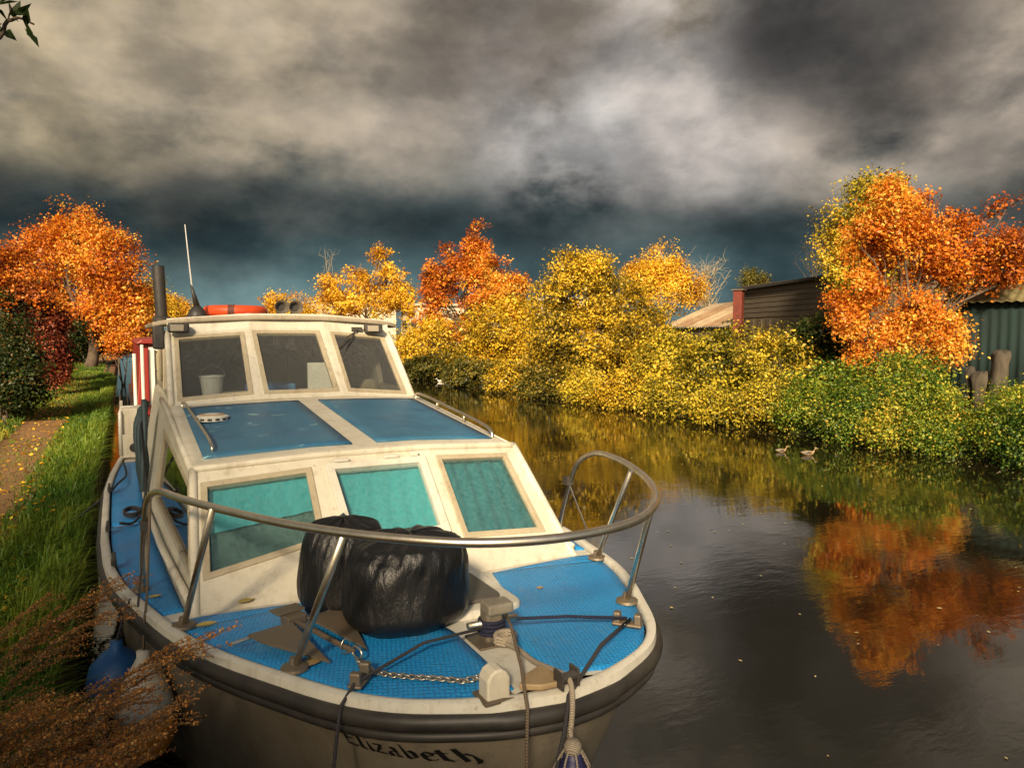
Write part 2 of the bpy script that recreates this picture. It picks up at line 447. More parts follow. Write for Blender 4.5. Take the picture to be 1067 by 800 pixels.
# ------------------------------------------------------------------ the cabin cruiser: X across (+ towards mid canal), Y from bow to stern
WA = [0, .02, .10, .21, .36, .50, .63, 1.0, 1.3, 1.93, 2.4, 3.0, 3.6, 5.5, 7.3, 8.6]
WW = [.02, .15, .35, .53, .67, .76, .83, 1.02, 1.14, 1.30, 1.40, 1.46, 1.485, 1.50, 1.40, 1.28]
_h = np.diff(WA); _dl = np.diff(WW) / _h
_sl = np.zeros(len(WA)); _sl[0], _sl[-1] = _dl[0], _dl[-1]
for _i in range(1, len(WA) - 1):                                    # monotone cubic slopes: a fair curve through the offsets
    if _dl[_i - 1] * _dl[_i] > 0:
        _w1, _w2 = 2 * _h[_i] + _h[_i - 1], _h[_i] + 2 * _h[_i - 1]
        _sl[_i] = (_w1 + _w2) / (_w1 / _dl[_i - 1] + _w2 / _dl[_i])
def beam(a):
    a = min(max(a, WA[0]), WA[-1]); i = min(int(np.searchsorted(WA, a, side='right')) - 1, len(WA) - 2)
    t = (a - WA[i]) / _h[i]
    return float((2 * t ** 3 - 3 * t * t + 1) * WW[i] + (t ** 3 - 2 * t * t + t) * _h[i] * _sl[i] + (-2 * t ** 3 + 3 * t * t) * WW[i + 1] + (t ** 3 - t * t) * _h[i] * _sl[i + 1])
def sheer(a): return .87 + .18 * max(0, 1 - a / 6.0) ** 2
def deckz(a, b):
    wv = max(beam(a), .05); return sheer(a) - .012 + .04 * max(0, 1 - (b / wv) ** 2)
def hullpt(a, t, side):
    """t 0 at sheer .. 1 at keel"""
    zsh = sheer(a); z = zsh + (-.35 - zsh) * t
    fl = .10 + .50 * math.exp(-a / 1.1)
    k = max(0.0, (zsh - z) / (zsh + .35))
    b = beam(a) * (1 - fl * k ** .85) * (1 - .9 * max(0, (k - .72) / .28) ** 2)
    y = a + .62 * k * math.exp(-a / 1.3)
    return Vector((side * b, y, z))
boat = thing('cabin_cruiser', (0, 4.2, 0), 'cream and blue cabin cruiser moored against the grassy bank, bow towards us', 'boat')
AST = [0, .005, .01, .02, .035, .05, .07, .09, .11, .14, .17, .21, .25, .29, .33, .38, .43, .5, .56, .63, .70, .78, .87, 1.0, 1.15, 1.3, 1.45, 1.6, 1.76, 1.93, 2.15, 2.4, 2.7, 3.0, 3.6, 4.5, 5.5, 6.4, 7.3, 8.0, 8.6]
TT = [.03, .08, .14, .2, .28, .36, .46, .56, .66, .76, .86, .94, 1.0]
g = G()
rows = [[hullpt(a, t, s) for s, tl in ((-1, TT[::-1]), (1, TT)) for t in tl] for a in AST]
nr = len(rows[0])
for r_ in rows: g.v += [tuple(p) for p in r_]
for i in range(len(AST) - 1):
    for j in range(nr - 1):
        if j == len(TT) - 1: continue
        g.f.append((i * nr + j, i * nr + j + 1, (i + 1) * nr + j + 1, (i + 1) * nr + j))
k0 = (len(AST) - 1) * nr
g.f.append(tuple(k0 + j for j in range(nr)))
g.f.append(tuple(range(nr)))
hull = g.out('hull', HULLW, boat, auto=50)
def side_run(off, dz, a0=0.0, a1=8.6):
    al = [a for a in AST if a0 <= a <= a1]
    L = [Vector((-(beam(a) + off), a - off * (1 if a < .05 else 0), sheer(a) + dz)) for a in al[::-1]]
    Rr = [Vector((beam(a) + off, a - off * (1 if a < .05 else 0), sheer(a) + dz)) for a in al]
    return L + Rr
G().tube(side_run(.010, -.052), .034, 12).out('rub_rail', BLACK, hull, smooth=True)
G().tube(side_run(.000, -.105), .021, 8).out('rub_strake', BLACK, hull, smooth=True)
# white capping round the deck edge: a swept flat strip with rounded top
g = G(); prof = [(-.036, -.02), (-.035, .014), (-.026, .019), (-.008, .019), (.014, .012), (.018, -.03)]
al = AST; n_ = len(prof)
for s, seq in ((-1, al[::-1]), (1, al)):
    for a in seq:
        for o_, dz in prof:
            bb = max(beam(a) + o_, .0) if a > .02 else max(beam(a) + o_ * .3, 0)
            sh = -o_ * math.exp(-a / .10) * 1.0
            g.v.append((s * bb, a + sh, sheer(a) + dz))
tot = 2 * len(al)
for i in range(tot - 1):
    for j in range(n_ - 1):
        g.f.append((i * n_ + j, i * n_ + j + 1, (i + 1) * n_ + j + 1, (i + 1) * n_ + j))
g.out('gunwale_cap', WHITE, boat, auto=60)
def deck_fn(u, v):
    a = .06 + 8.5 * u ** 1.5; b = (2 * v - 1) * max(beam(a) - .05, .01); return (b, a, deckz(a, b))
deck = grid(deck_fn, 90, 16, 'deck', WHITE, boat)
def panel(name, a0, a1, fin_, fout, side, n=44, m=10, lift=.007, mat=BLUE):
    def fn(u, v):
        a = a0 + (a1 - a0) * u; i_, o_ = fin_(a), fout(a)
        b = i_ + (o_ - i_) * v; return (side * b, a, deckz(a, b) + lift)
    o = grid(fn, n, m, name, mat, deck, thick=.010); return o
def f_out(a): return max(beam(a) - .048, .16)
def f_inR(a): return float(np.interp(a, [.1, .68, .78, .86, .95, 1.2, 1.50], [.02, .065, .13, .22, .31, .36, .44]))
def f_inL(a): return float(np.interp(a, [.1, .68, .78, .86, .95, 1.2, 1.50], [.155, .12, .13, .22, .31, .36, .44]))
panel('deck_panel', .085, 1.44, f_inR, f_out, 1)
panel('deck_panel', .085, 1.44, f_inL, f_out, -1)
# outer rear corners of the foredeck panels (they follow the angled cabin front)
for s in (1, -1):
    panel('deck_panel', 1.443, 1.575, lambda a: .44 + (a - 1.44) / .14 * .62, lambda a: beam(a) - .050, s, 6, 6)
    panel('side_deck_panel', 1.72, 3.98, lambda a: float(np.interp(a, [1.7, 2.2, 3.3, 4], [1.10, 1.125, 1.17, 1.18])), lambda a: beam(a) - .050, s, 24, 4)
    panel('side_deck_panel', 4.02, 7.2, lambda a: 1.185, lambda a: beam(a) - .050, s, 20, 4)

# ---- lower cabin: three faceted front windows, sloping roof, side windows
def facet(b, half, flat):
    k = max(0.0, 1 - abs(b) / half); return min(1.0, k / (1 - flat / half))
def SF(b, t):
    k = facet(b, 1.06, .36)
    a0, z0, a1, z1 = 1.62 - .14 * k, .955 + .035 * k, 2.30 - .10 * k, 1.55 + .045 * k
    return Vector((b * (1 - .055 * t), a0 + (a1 - a0) * t, z0 + (z1 - z0) * t))
def WF(b, t):
    k = facet(b, 1.0, .34)
    a0, z0, a1, z1 = 4.27 - .13 * k, 1.735 + .040 * k, 4.92 - .11 * k, 2.315 + .05 * k
    return Vector((b * (1 - .02 * t), a0 + (a1 - a0) * t, z0 + (z1 - z0) * t))
def lerp(a, b, t): return a + (b - a) * t
def quadpt(q, u, v): return lerp(lerp(q[0], q[1], u), lerp(q[3], q[2], u), v)   # q: bl, br, tr, tl
def holed(g, q, h):
    """quad q with a quad hole h (both bl, br, tr, tl)"""
    k = len(g.v); g.v += [tuple(p) for p in q] + [tuple(p) for p in h]
    for i in range(4):
        j = (i + 1) % 4; g.f.append((k + i, k + j, k + 4 + j, k + 4 + i))
def q_norm(q): return (q[1] - q[0]).cross(q[3] - q[0]).normalized()
def ring(h, wid, depth, out_, name, mat, parent, bevel=.004):
    """a frame round opening h: wid metres wide inwards/outwards, standing out_ proud"""
    c = sum(h, Vector()) / 4; nn = q_norm(h)
    def grow(d):
        r = []
        for i in range(4):
            e1 = (h[(i + 1) % 4] - h[i]).normalized(); e2 = (h[(i - 1) % 4] - h[i]).normalized()
            r.append(h[i] - (e1 + e2) * d)
        return r
    o_, i_ = grow(wid * .6), grow(-wid * .4)
    g = G(); k = 0
    g.v = [tuple(p + nn * out_) for p in o_] + [tuple(p + nn * out_) for p in i_] + [tuple(p - nn * depth) for p in o_] + [tuple(p - nn * depth) for p in i_]
    for i in range(4):
        j = (i + 1) % 4
        g.f += [(i, j, 4 + j, 4 + i), (8 + i, 12 + i, 12 + j, 8 + j), (i, 8 + i, 8 + j, j), (4 + i, 4 + j, 12 + j, 12 + i)]
    return g.out(name, mat, parent, bevel=bevel)
def pane(h, mat, parent, back=.012):
    nn = q_norm(h); g = G()
    f_ = [p - nn * back for p in h]; b_ = [p - nn * (back + .005) for p in h]
    g.v = [tuple(p) for p in f_ + b_]; g.f = [(0, 1, 2, 3)]
    return mesh_obj('glass', g.v[:4], g.f, mat, parent)
cab = G()
FB = [(-1.06, -.36), (-.36, .36), (.36, 1.06)]
# window openings as (b0,t0) .. : bl, br, tr, tl in front-surface coordinates
def SFq(pts, f): return [f(b, t) for b, t in pts]
win_low = [[(-1.0, .24), (-.43, .38), (-.43, .885), (-1.0, .865)], [(-.275, .34), (.265, .34), (.285, .885), (-.30, .885)],
           [(.385, .28), (.925, .245), (.935, .90), (.415, .90)]]
def facet_pt(F, lo, hi, b, t):
    u = (b - lo) / (hi - lo); return lerp(F(lo, t), F(hi, t), u)
opens_low = []
for (lo, hi), wq in zip(FB, win_low):
    q = [F_ for F_ in (SF(lo, 0), SF(hi, 0), SF(hi, 1), SF(lo, 1))]
    h = [facet_pt(SF, lo, hi, b, t) for b, t in wq]
    holed(cab, q, h); opens_low.append(h)
# sides of the lower cabin (with one long dark window each), from front corner back to the cockpit
for s in (-1, 1):
    A0, A1 = Vector((s * 1.06, 1.62, .955)), Vector((s * 1.0, 2.30, 1.55))
    A0.x = s * 1.06; A1.x = s * 1.06 * .945
    B0, B1 = Vector((s * 1.17, 4.25, .86)), Vector((s * 1.035, 4.27, 1.735))
    q = [A0, B0, B1, A1]
    h = [quadpt(q, .07, .22), quadpt(q, .93, .22), quadpt(q, .93, .80), quadpt(q, .10, .80)]
    if s < 0: pass
    holed(cab, q, h)
    opens_low.append(h if s > 0 else [h[1], h[0], h[3], h[2]])
    C0, C1 = Vector((s * 1.17, 7.0, .85)), Vector((s * 1.02, 7.0, 1.74))
    cab.add([B0, C0, C1, B1], [(0, 1, 2, 3)])
cabin = cab.out('cabin', CREAM, boat, weld=True)
sm = cabin.modifiers.new('solid', 'SOLIDIFY'); sm.thickness = .03; sm.offset = -1
def roof_fn(u, v):
    b = 2 * v - 1
    k = facet(b * 1.06, 1.06, .36)
    a0 = 2.30 - .10 * k; a1 = 5.3
    a = a0 + (a1 - a0) * u
    zf = 1.55 + .045 * k
    z = zf + (1.735 + .04 * (1 - b * b) - zf) * min(1, (a - a0) / (4.2 - a0))
    return (b * 1.005, a, z)
croof = grid(roof_fn, 24, 48, 'cabin_roof', CREAM, boat, smooth=False)
croof.data.polygons.foreach_set('use_smooth', [True] * len(croof.data.polygons))
sm = croof.modifiers.new('solid', 'SOLIDIFY'); sm.thickness = .03; sm.offset = -1
def roofz(a, b):
    k = facet(b * 1.06, 1.06, .36); a0 = 2.30 - .10 * k; zf = 1.55 + .045 * k
    return zf + (1.735 + .04 * (1 - b * b) - zf) * min(1, max(0, (a - a0) / (4.2 - a0)))
for s, bi, bo in ((-1, .075, .93), (1, .085, .93)):
    def fn(u, v, s=s, bi=bi, bo=bo):
        b = bi + (bo - bi) * v
        k = facet(b, 1.06, .36); a0 = 2.50 - .09 * k; a1 = 4.08 - .08 * k
        a = a0 + (a1 - a0) * u; return (s * b, a, roofz(a, s * b) + .010)
    grid(fn, 14, 10, 'roof_panel', ROOFB, croof, thick=.011)
# rounded lip between roof and windows
lip = [SF(b, 1.0) + Vector((0, -.004, .002)) for b in np.linspace(-1.06, 1.06, 41)]
G().tube(lip, .022, 8).out('roof_lip', CREAM, croof, smooth=True)
for s in (-1, 1):
    G().tube([SF(s * 1.06, t) for t in np.linspace(0, 1, 8)], .024, 8).out('corner_bead', CREAM, cabin, smooth=True)
    G().tube([Vector((s * x, y, z)) for x, y, z in [(1.075, 1.66, 1.01), (1.15, 3, .96), (1.195, 4.3, .93), (1.20, 7.0, .92)]], .020, 6).out('side_moulding', CREAM, cabin, smooth=True)
    G().tube([Vector((s * x, y, z)) for x, y, z in [(1.002, 2.3, 1.535), (1.02, 3.3, 1.63), (1.035, 4.27, 1.72), (1.03, 5.2, 1.72)]], .022, 6).out('gutter_bead', CREAM, croof, smooth=True)
# windows of the lower cabin
CURT = M('teal_curtain', (.03, .42, .38), .85); _n = CURT.noise(5, 5, .6, (7, 7, .7)); CURT.color(CURT.ramp(_n, [(.3, (.030, .33, .40)), (.7, (.045, .40, .47))])); CURT.bump(_n, .12, .01); CURT = CURT.m
CURTD = M('grey_green_blind', (.05, .12, .10), .85); _n = CURTD.noise(4, 6, .65, (2, 2, 2)); CURTD.color(CURTD.ramp(_n, [(.3, (.035, .060, .056)), (.7, (.085, .15, .135))])); CURTD = CURTD.m
for i, h in enumerate(opens_low):
    wn = ring(h, .036 if i != 1 else .05, .03, .010 if i != 1 else .022, 'window', FRAME if i != 1 else WHITE, boat)
    pane(h, GLASST if i < 3 else GLASSD, wn)
    if i < 3:
        nn = q_norm(h); dpt = .055
        def cf(u, v, h=h, nn=nn, i=i):
            p = quadpt(h, -.03 + 1.06 * u, lerp(-.03, 1.05, v) if i else lerp(.50, 1.05, v))
            return p - nn * (dpt + (.003, .003, .009)[i] * math.sin(u * 34 + 2 * math.sin(3 * v + i)))
        ct = grid(cf, 60, 6, 'curtain', CURT, wn)
        if i == 0:
            def cf2(u, v, h=h, nn=nn): return quadpt(h, -.03 + 1.06 * u, lerp(-.03, .56, v)) - nn * (.085 + .006 * math.sin(9 * u + 4 * v))
            grid(cf2, 20, 6, 'blind', CURTD, wn)
    if i == 1:      # hinges of the opening hatch window
        for uu in (.12, .66):
            c = quadpt(h, uu, 1.07) + q_norm(h) * .028
            G().box(c, (.09, .03, .022)).out('hinge', WHITE, wn, bevel=.006)
        G().box(quadpt(h, .92, 1.08) + q_norm(h) * .03, (.05, .03, .03)).out('hinge', WHITE, wn, bevel=.006)
# dark inside of the lower cabin: sole and bulkhead
G().box((0, 3.2, .40), (2.0, 3.0, .03)).box((0, 4.35, 1.05), (2.0, .03, 1.3)).box((.75, 3.2, .62), (.5, 2.4, .42)).box((-.75, 3.2, .62), (.5, 2.4, .42)).out('cabin_interior', INNER, boat)

# ---- wheelhouse
wh = G()
WB = [(-1.0, -.34), (-.34, .34), (.34, 1.0)]
win_up = [[(-.93, .075), (-.415, .09), (-.405, .90), (-.93, .90)], [(-.285, .085), (.285, .085), (.265, .915), (-.295, .915)],
          [(.405, .085), (.925, .06), (.915, .905), (.405, .905)]]
opens_up = []
for (lo, hi), wq in zip(WB, win_up):
    q = [WF(lo, 0), WF(hi, 0), WF(hi, 1), WF(lo, 1)]
    h = [facet_pt(WF, lo, hi, b, t) for b, t in wq]
    holed(wh, q, h); opens_up.append(h)
for s in (-1, 1):
    A0, A1 = WF(s * 1.0, 0), WF(s * 1.0, 1)
    B0, B1 = Vector((s * 1.0, 5.25, 1.72)), Vector((s * .98, 5.45, 2.33))
    q = [A0, B0, B1, A1]
    h = [quadpt(q, .24, .12), quadpt(q, .86, .12), quadpt(q, .86, .88), quadpt(q, .30, .88)]
    holed(wh, q, h); opens_up.append(h if s > 0 else [h[1], h[0], h[3], h[2]])
    C0, C1 = Vector((s * 1.0, 6.9, 1.70)), Vector((s * .98, 6.9, 2.33))
    q = [B0, C0, C1, B1]
    h = [quadpt(q, .12, .15), quadpt(q, .88, .15), quadpt(q, .88, .88), quadpt(q, .12, .88)]
    holed(wh, q, h); opens_up.append(h if s > 0 else [h[1], h[0], h[3], h[2]])
# rear bulkhead with an open doorway
wh.add([(-1.0, 6.9, .9), (-.25, 6.9, .9), (-.25, 6.9, 2.33), (-.98, 6.9, 2.33)], [(0, 1, 2, 3)])
wh.add([(.35, 6.9, .9), (1.0, 6.9, .9), (.98, 6.9, 2.33), (.35, 6.9, 2.33)], [(0, 1, 2, 3)])
wh.add([(-.25, 6.93, .9), (.35, 6.93, .9), (.35, 6.93, 2.33), (-.25, 6.93, 2.33)], [(0, 1, 2, 3)])
whouse = wh.out('wheelhouse', CREAM, boat, weld=True)
sm = whouse.modifiers.new('solid', 'SOLIDIFY'); sm.thickness = .035; sm.offset = -1
for i, h in enumerate(opens_up):
    wn = ring(h, .04, .03, .008, 'window', FRAME, boat)
    pane(h, GLASS if i < 3 else GLASSD, wn)
for s in (-1, 1):
    G().tube([WF(s * 1.0, t) for t in np.linspace(0, 1, 6)], .026, 8).out('corner_post', CREAM, whouse, smooth=True)
def wr(u, v):
    b = 2 * v - 1; a0 = 4.93 - .16 * (1 - b * b) + .06 * abs(b) ** 6
    a = a0 + (7.15 - a0) * u
    e = max(0.0, (abs(b) - .9) / .1)
    return (b * 1.10, a, 2.468 - .058 * abs(b) ** 2.2 - .012 * e * e)
ROOFT = grp_mat('weathered_roof', (.42, .36, .26), (.32, .26, .18), (.12, .09, .055), .5)
wroof = grid(wr, 10, 28, 'wheelhouse_roof', ROOFT, boat)
sm = wroof.modifiers.new('solid', 'SOLIDIFY'); sm.thickness = .042; sm.offset = -1
b_ = wroof.modifiers.new('bevel', 'BEVEL'); b_.width = .012; b_.segments = 3; b_.limit_method = 'ANGLE'
# header board above the windscreens
hb = [WF(b, 1.0) for b in np.linspace(-1.0, 1.0, 25)]
g = G()
for p in hb: g.v += [tuple(p + Vector((0, -.012, -.02))), tuple(p + Vector((0, .03, .115)))]
for i in range(len(hb) - 1): g.f.append((2 * i, 2 * i + 2, 2 * i + 3, 2 * i + 1))
o = g.out('header', CREAM, whouse); sm = o.modifiers.new('solid', 'SOLIDIFY'); sm.thickness = .02; sm.offset = 0
# wheelhouse inside
G().box((0, 4.95, 1.745), (1.9, .9, .03)).out('dashboard', worn('dash_board', (.10, .075, .05), (.16, .12, .08), .6, 5, 0), boat)
G().box((0, 6.86, 2.18), (1.9, .03, .3)).box((-.65, 6.85, 1.5), (.62, .03, 1.2)).box((.68, 6.85, 1.5), (.58, .03, 1.2)).box((0, 5.9, .42), (2.0, 1.9, .03)).out('wheelhouse_lining', worn('grey_lining', (.46, .44, .41), (.50, .48, .44), .8, 3, 0), boat)
LENS = M('lamp_lens', (.34, .30, .23), .10); LENS = LENS.m
for s, b in ((-1, -.90), (1, .80)):
    lp = G().box((b, 4.80, 2.352), (.17, .09, .085)).out('floodlight', DARKM, boat, bevel=.02, seg=3)
    G().box((b - .012, 4.752, 2.352), (.105, .012, .055)).out('lens', LENS, lp, bevel=.005)
# wiper on the right-hand pane
wp = G().tube([(.66, 4.83, 2.335), (.52, 4.70, 2.27), (.42, 4.60, 2.17)], [.008, .006, .005], 6)
wp.box((.65, 4.85, 2.345), (.10, .05, .04)).tube([(.60, 4.76, 2.30), (.40, 4.52, 2.05)], .006, 5)
wp.out('wiper', DARKM, boat)
# twin trumpets
for x in (-.03, .095):
    hn = G().lathe([(.012, .30), (.014, .20), (.024, .10), (.038, .04), (.060, .0), (.064, -.004), (.066, .000), (.056, .008), (.036, .05), (.022, .10)], (x, 4.86, 2.545), 20, (0, 1, 0)).out('horn', worn('horn_metal', (.34, .29, .22), (.20, .17, .13), .35, 8, .1, .6), boat, auto=40)
    G().lathe([(.034, .05), (.034, .054)], (x, 4.86, 2.545), 16, (0, 1, 0)).out('horn_throat', DARKM, hn)
    G().box((x, 5.02, 2.49), (.03, .06, .06)).out('bracket', DARKM, hn)
# aerial
am = G().lathe([(.085, 0), (.085, .02), (.070, .055), (.045, .085), (.03, .10)], (-.72, 5.15, 2.452), 16)
ap = am.out('aerial_base', DARKM, boat, auto=40)
G().tube([(-.72, 5.15, 2.54), (-.745, 5.15, 2.66), (-.765, 5.15, 2.74)], [.03, .016, .008], 8).out('aerial_spring', DARKM, ap, smooth=True)
G().tube([(-.755, 5.15, 2.70), (-.78, 5.15, 3.0), (-.80, 5.15, 3.27)], [.008, .006, .004], 6).out('aerial_whip', worn('whip', (.62, .62, .60), (.5, .5, .48), .4, 5, 0), ap)
# exhaust stack
ex = G().tube([(-1.00, 5.45, 2.46), (-1.005, 5.45, 2.62), (-1.015, 5.45, 2.92)], .052, 14).out('exhaust_stack', DARKM, boat, auto=40)
G().lathe([(.075, 0), (.075, .03), (.055, .05)], (-1.0, 5.45, 2.415), 14).out('flange', DARKM, ex, auto=40)
G().lathe([(.044, 0), (.044, .004)], (-1.0153, 5.45, 2.9185), 14).out('pipe_bore', M('bore_black', (.006, .006, .006), .9).m, ex)  # flat black disc over the capped pipe end
# junction box / speaker bracket at the wheelhouse corner
G().box((-1.05, 4.95, 2.27), (.09, .16, .20)).box((-1.04, 5.1, 2.36), (.07, .1, .06)).out('side_box', DARKM, boat, bevel=.015)
# grab rails on the cabin roof
def rz(a, b, h=0): return Vector((b, a, roofz(a, b) + h))
G().tube(smooth_path([rz(4.12, -.93, 0), rz(4.05, -.925, .055), rz(3.4, -.90, .06), rz(2.68, -.875, .055), rz(2.60, -.87, 0)], 6), .009, 8).out('grab_rail', CHROME, croof, smooth=True)
gr = G().tube(smooth_path([rz(4.1, .97, .0), rz(4.02, .97, .06), rz(3.3, .97, .065), rz(2.62, .955, .06), rz(2.52, .95, 0)], 6), .011, 8)
for a in (3.6, 3.05): gr.tube([rz(a, .968, 0), rz(a, .968, .062)], .008, 6)
gr.out('grab_rail', CHROME, croof, smooth=True)
# low vent cowl on the cabin roof
vx, vy = -.78, 3.50
vz = roofz(vy, vx) + .008
vt = G().lathe([(.115, 0), (.115, .028), (.10, .036), (.03, .05), (.0, .052)], (vx, vy, vz), 22).out('roof_vent', WHITE, croof, auto=45)
for k in range(14):
    q = 2 * math.pi * k / 14
    G().box((vx + .1145 * math.cos(q), vy + .1145 * math.sin(q), vz + .014), (.006, .028, .014), q).out('vent_slot', DARKM, vt)
G().lathe([(.09, 0), (.085, .006), (.0, .008)], (vx, vy, vz + .038), 20).out('vent_cap', worn('vent_brown', (.35, .22, .12), (.5, .36, .22), .5, 20, .1), vt, auto=45)

# ---- pulpit rail
top = [(-1.19, 2.20, .955), (-1.225, 2.08, 1.25), (-1.225, 1.90, 1.50), (-1.20, 1.62, 1.575), (-1.13, 1.30, 1.60), (-.99, .93, 1.61), (-.80, .55, 1.615), (-.57, .23, 1.62), (-.31, .02, 1.62),
       (0, -.05, 1.62), (.31, .02, 1.62), (.57, .23, 1.62), (.80, .55, 1.615), (.99, .93, 1.61), (1.13, 1.30, 1.60), (1.20, 1.62, 1.575), (1.24, 1.88, 1.46), (1.28, 2.06, 1.22), (1.30, 2.20, .955)]
top[0] = (-1.27, 2.20, .955); top[1] = (-1.26, 2.08, 1.25); top[2] = (-1.24, 1.90, 1.48)
rail = G().tube(smooth_path(top, 8), .0165, 12).out('pulpit_rail', CHROME, boat, smooth=True)
for s in (-1, 1):
    for (a0, b0), (x1, y1, z1) in (((.70, .78), (.67, .36, 1.617)), ((1.46, 1.12), (1.03, 1.00, 1.608))):
        z0 = deckz(a0, b0) + .02
        st = G().tube([(s * b0, a0, z0), (s * x1, y1, z1)], .0145, 10).out('stanchion', CHROME, rail, smooth=True)
        G().lathe([(.055, 0), (.052, .012), (.022, .022), (.020, .045)], (s * b0, a0, z0 - .005), 14).out('foot', RUST, st, auto=40)
    G().lathe([(.05, 0), (.046, .012), (.02, .022), (.020, .04)], (s * 1.285, 2.2, .945), 14).out('foot', RUST, rail, auto=40)
    G().tube([(s * 1.252, 2.0, 1.33), (s * 1.30, 1.80, .99)], .006, 6).box((s * 1.252, 2.0, 1.335), (.05, .05, .05)).out('stay', DARKM, rail)

# ---- foredeck fittings: hatch, samson post, chain pipe, fairleads, bow chock
GREYH = worn('grey_hatch', (.075, .066, .058), (.13, .115, .10), .5, 6, .2)
def roundrect(cx_, cy_, w_, h_, r_, n=6):
    p = []
    for sx, sy, a0 in ((1, 1, 0), (-1, 1, 90), (-1, -1, 180), (1, -1, 270)):
        for k in range(n + 1):
            q = R(a0 + 90 * k / n); p.append((cx_ + sx * (w_ / 2 - r_) + r_ * math.cos(q), cy_ + sy * (h_ / 2 - r_) + r_ * math.sin(q)))
    return p
PX, PY = -.025, .53
hz = deckz(1.1, 0)
ha = G().prism([(x, y, hz - .03) for x, y in roundrect(0, 1.10, .60, .56, .09)], (0, 0, .075)).out('hatch', WHITE, boat, bevel=.018, seg=3)
G().prism([(x, y, hz + .046) for x, y in roundrect(0, 1.11, .44, .42, .06)], (0, 0, .02)).out('hatch_lid', GREYH, ha, bevel=.008)
pz = deckz(PY, 0)
po = G().box((PX, PY, pz + .07), (.075, .075, .15)).out('samson_post', worn('grey_wood', (.14, .12, .09), (.08, .065, .045), .7, 8, .3), boat, bevel=.012)
G().box((PX + .02, PY - .01, pz + .145), (.115, .09, .045)).out('post_head', worn('post_block', (.20, .18, .14), (.12, .10, .075), .6, 8, .3), po, bevel=.010)
G().tube([(PX - .11, PY - .01, pz + .085), (PX + .11, PY - .01, pz + .085)], .014, 10).out('norman_pin', CHROME, po, smooth=True)
G().box((PX, PY, pz + .007), (.17, .16, .012)).out('post_base', RUST, po, bevel=.003)
QX, QY = -.23, .085
cz = deckz(QY, .22)
cp = G().prism([(QX - .045, QY - .04, cz), (QX - .045, QY - .04, cz + .075), (QX - .032, QY - .04, cz + .10), (QX - .012, QY - .04, cz + .112), (QX + .012, QY - .04, cz + .112), (QX + .03, QY - .04, cz + .10), (QX + .042, QY - .04, cz + .08), (QX + .042, QY - .04, cz)], (0, .075, 0)).out('chain_pipe', CREAM, boat, bevel=.008)
G().box((QX, QY, cz + .006), (.12, .11, .012)).out('pipe_base', RUST, cp, bevel=.003)
for nm, (fx_, fy_), rot in (('fairlead', (.57, .41), R(-50)), ('fairlead', (-.60, .43), R(52))):
    zf = deckz(fy_, abs(fx_)) + .02
    m_ = Matrix.Rotation(rot, 3, 'Z')
    fl = G().box((fx_, fy_, zf + .006), (.13, .055, .014), rot)
    for k in (-.045, .045):
        c = Vector((fx_, fy_, zf + .03)) + m_ @ Vector((k, 0, 0)); fl.box(c, (.03, .04, .05), rot)
    fl.out(nm, RUST, boat, bevel=.008)
bz = deckz(.12, 0) + .012
G().prism([(-.155, .045, bz - .005), (-.10, .10, bz), (-.03, .135, bz), (.02, .10, bz), (.03, .0, bz + .008), (-.02, -.02, bz + .008), (-.09, -.005, bz)], (0, 0, .022)).out('bow_plate', worn('varnish_worn', (.36, .26, .14), (.24, .16, .08), .5, 7, .2), boat, bevel=.005)
G().tube([(-.03, -.03, bz + .04), (.03, -.02, bz + .04)], .018, 10).box((-.035, -.02, bz + .035), (.010, .06, .06)).box((.035, -.01, bz + .035), (.010, .06, .06)).out('bow_roller', DARKM, boat, bevel=.003)
# cleats along the left deck edge
for a in (2.75, 3.75, 5.4):
    c = Vector((-(beam(a) - .03), a, sheer(a) + .03))
    G().box(c + Vector((0, 0, .012)), (.03, .06, .03)).tube([c + Vector((0, -.09, .04)), c + Vector((0, .09, .04))], .012, 8).out('cleat', DARKM, boat, bevel=.003)
# boarding bulwark beside the cockpit, with two shelves facing forward
bw = G().box((-1.36, 8.05, 1.14), (.035, 1.2, .62)).box((-1.24, 7.47, 1.30), (.24, .03, .30)).box((-1.24, 7.43, 1.02), (.24, .03, .27)).box((-1.24, 7.47, 1.145), (.24, .10, .02))
bw.out('cockpit_bulwark', CREAM, boat, bevel=.008)
G().tube([(-1.375, 7.42, .92), (-1.372, 7.44, 1.40), (-1.36, 7.50, 1.455), (-1.14, 7.50, 1.46)], .022, 8).out('bulwark_rail', WHITE, boat, smooth=True)
G().lathe([(.05, 0), (.05, .06)], (-1.24, 7.39, 1.0), 12, (0, 1, 0)).out('side_light', DARKM, boat)

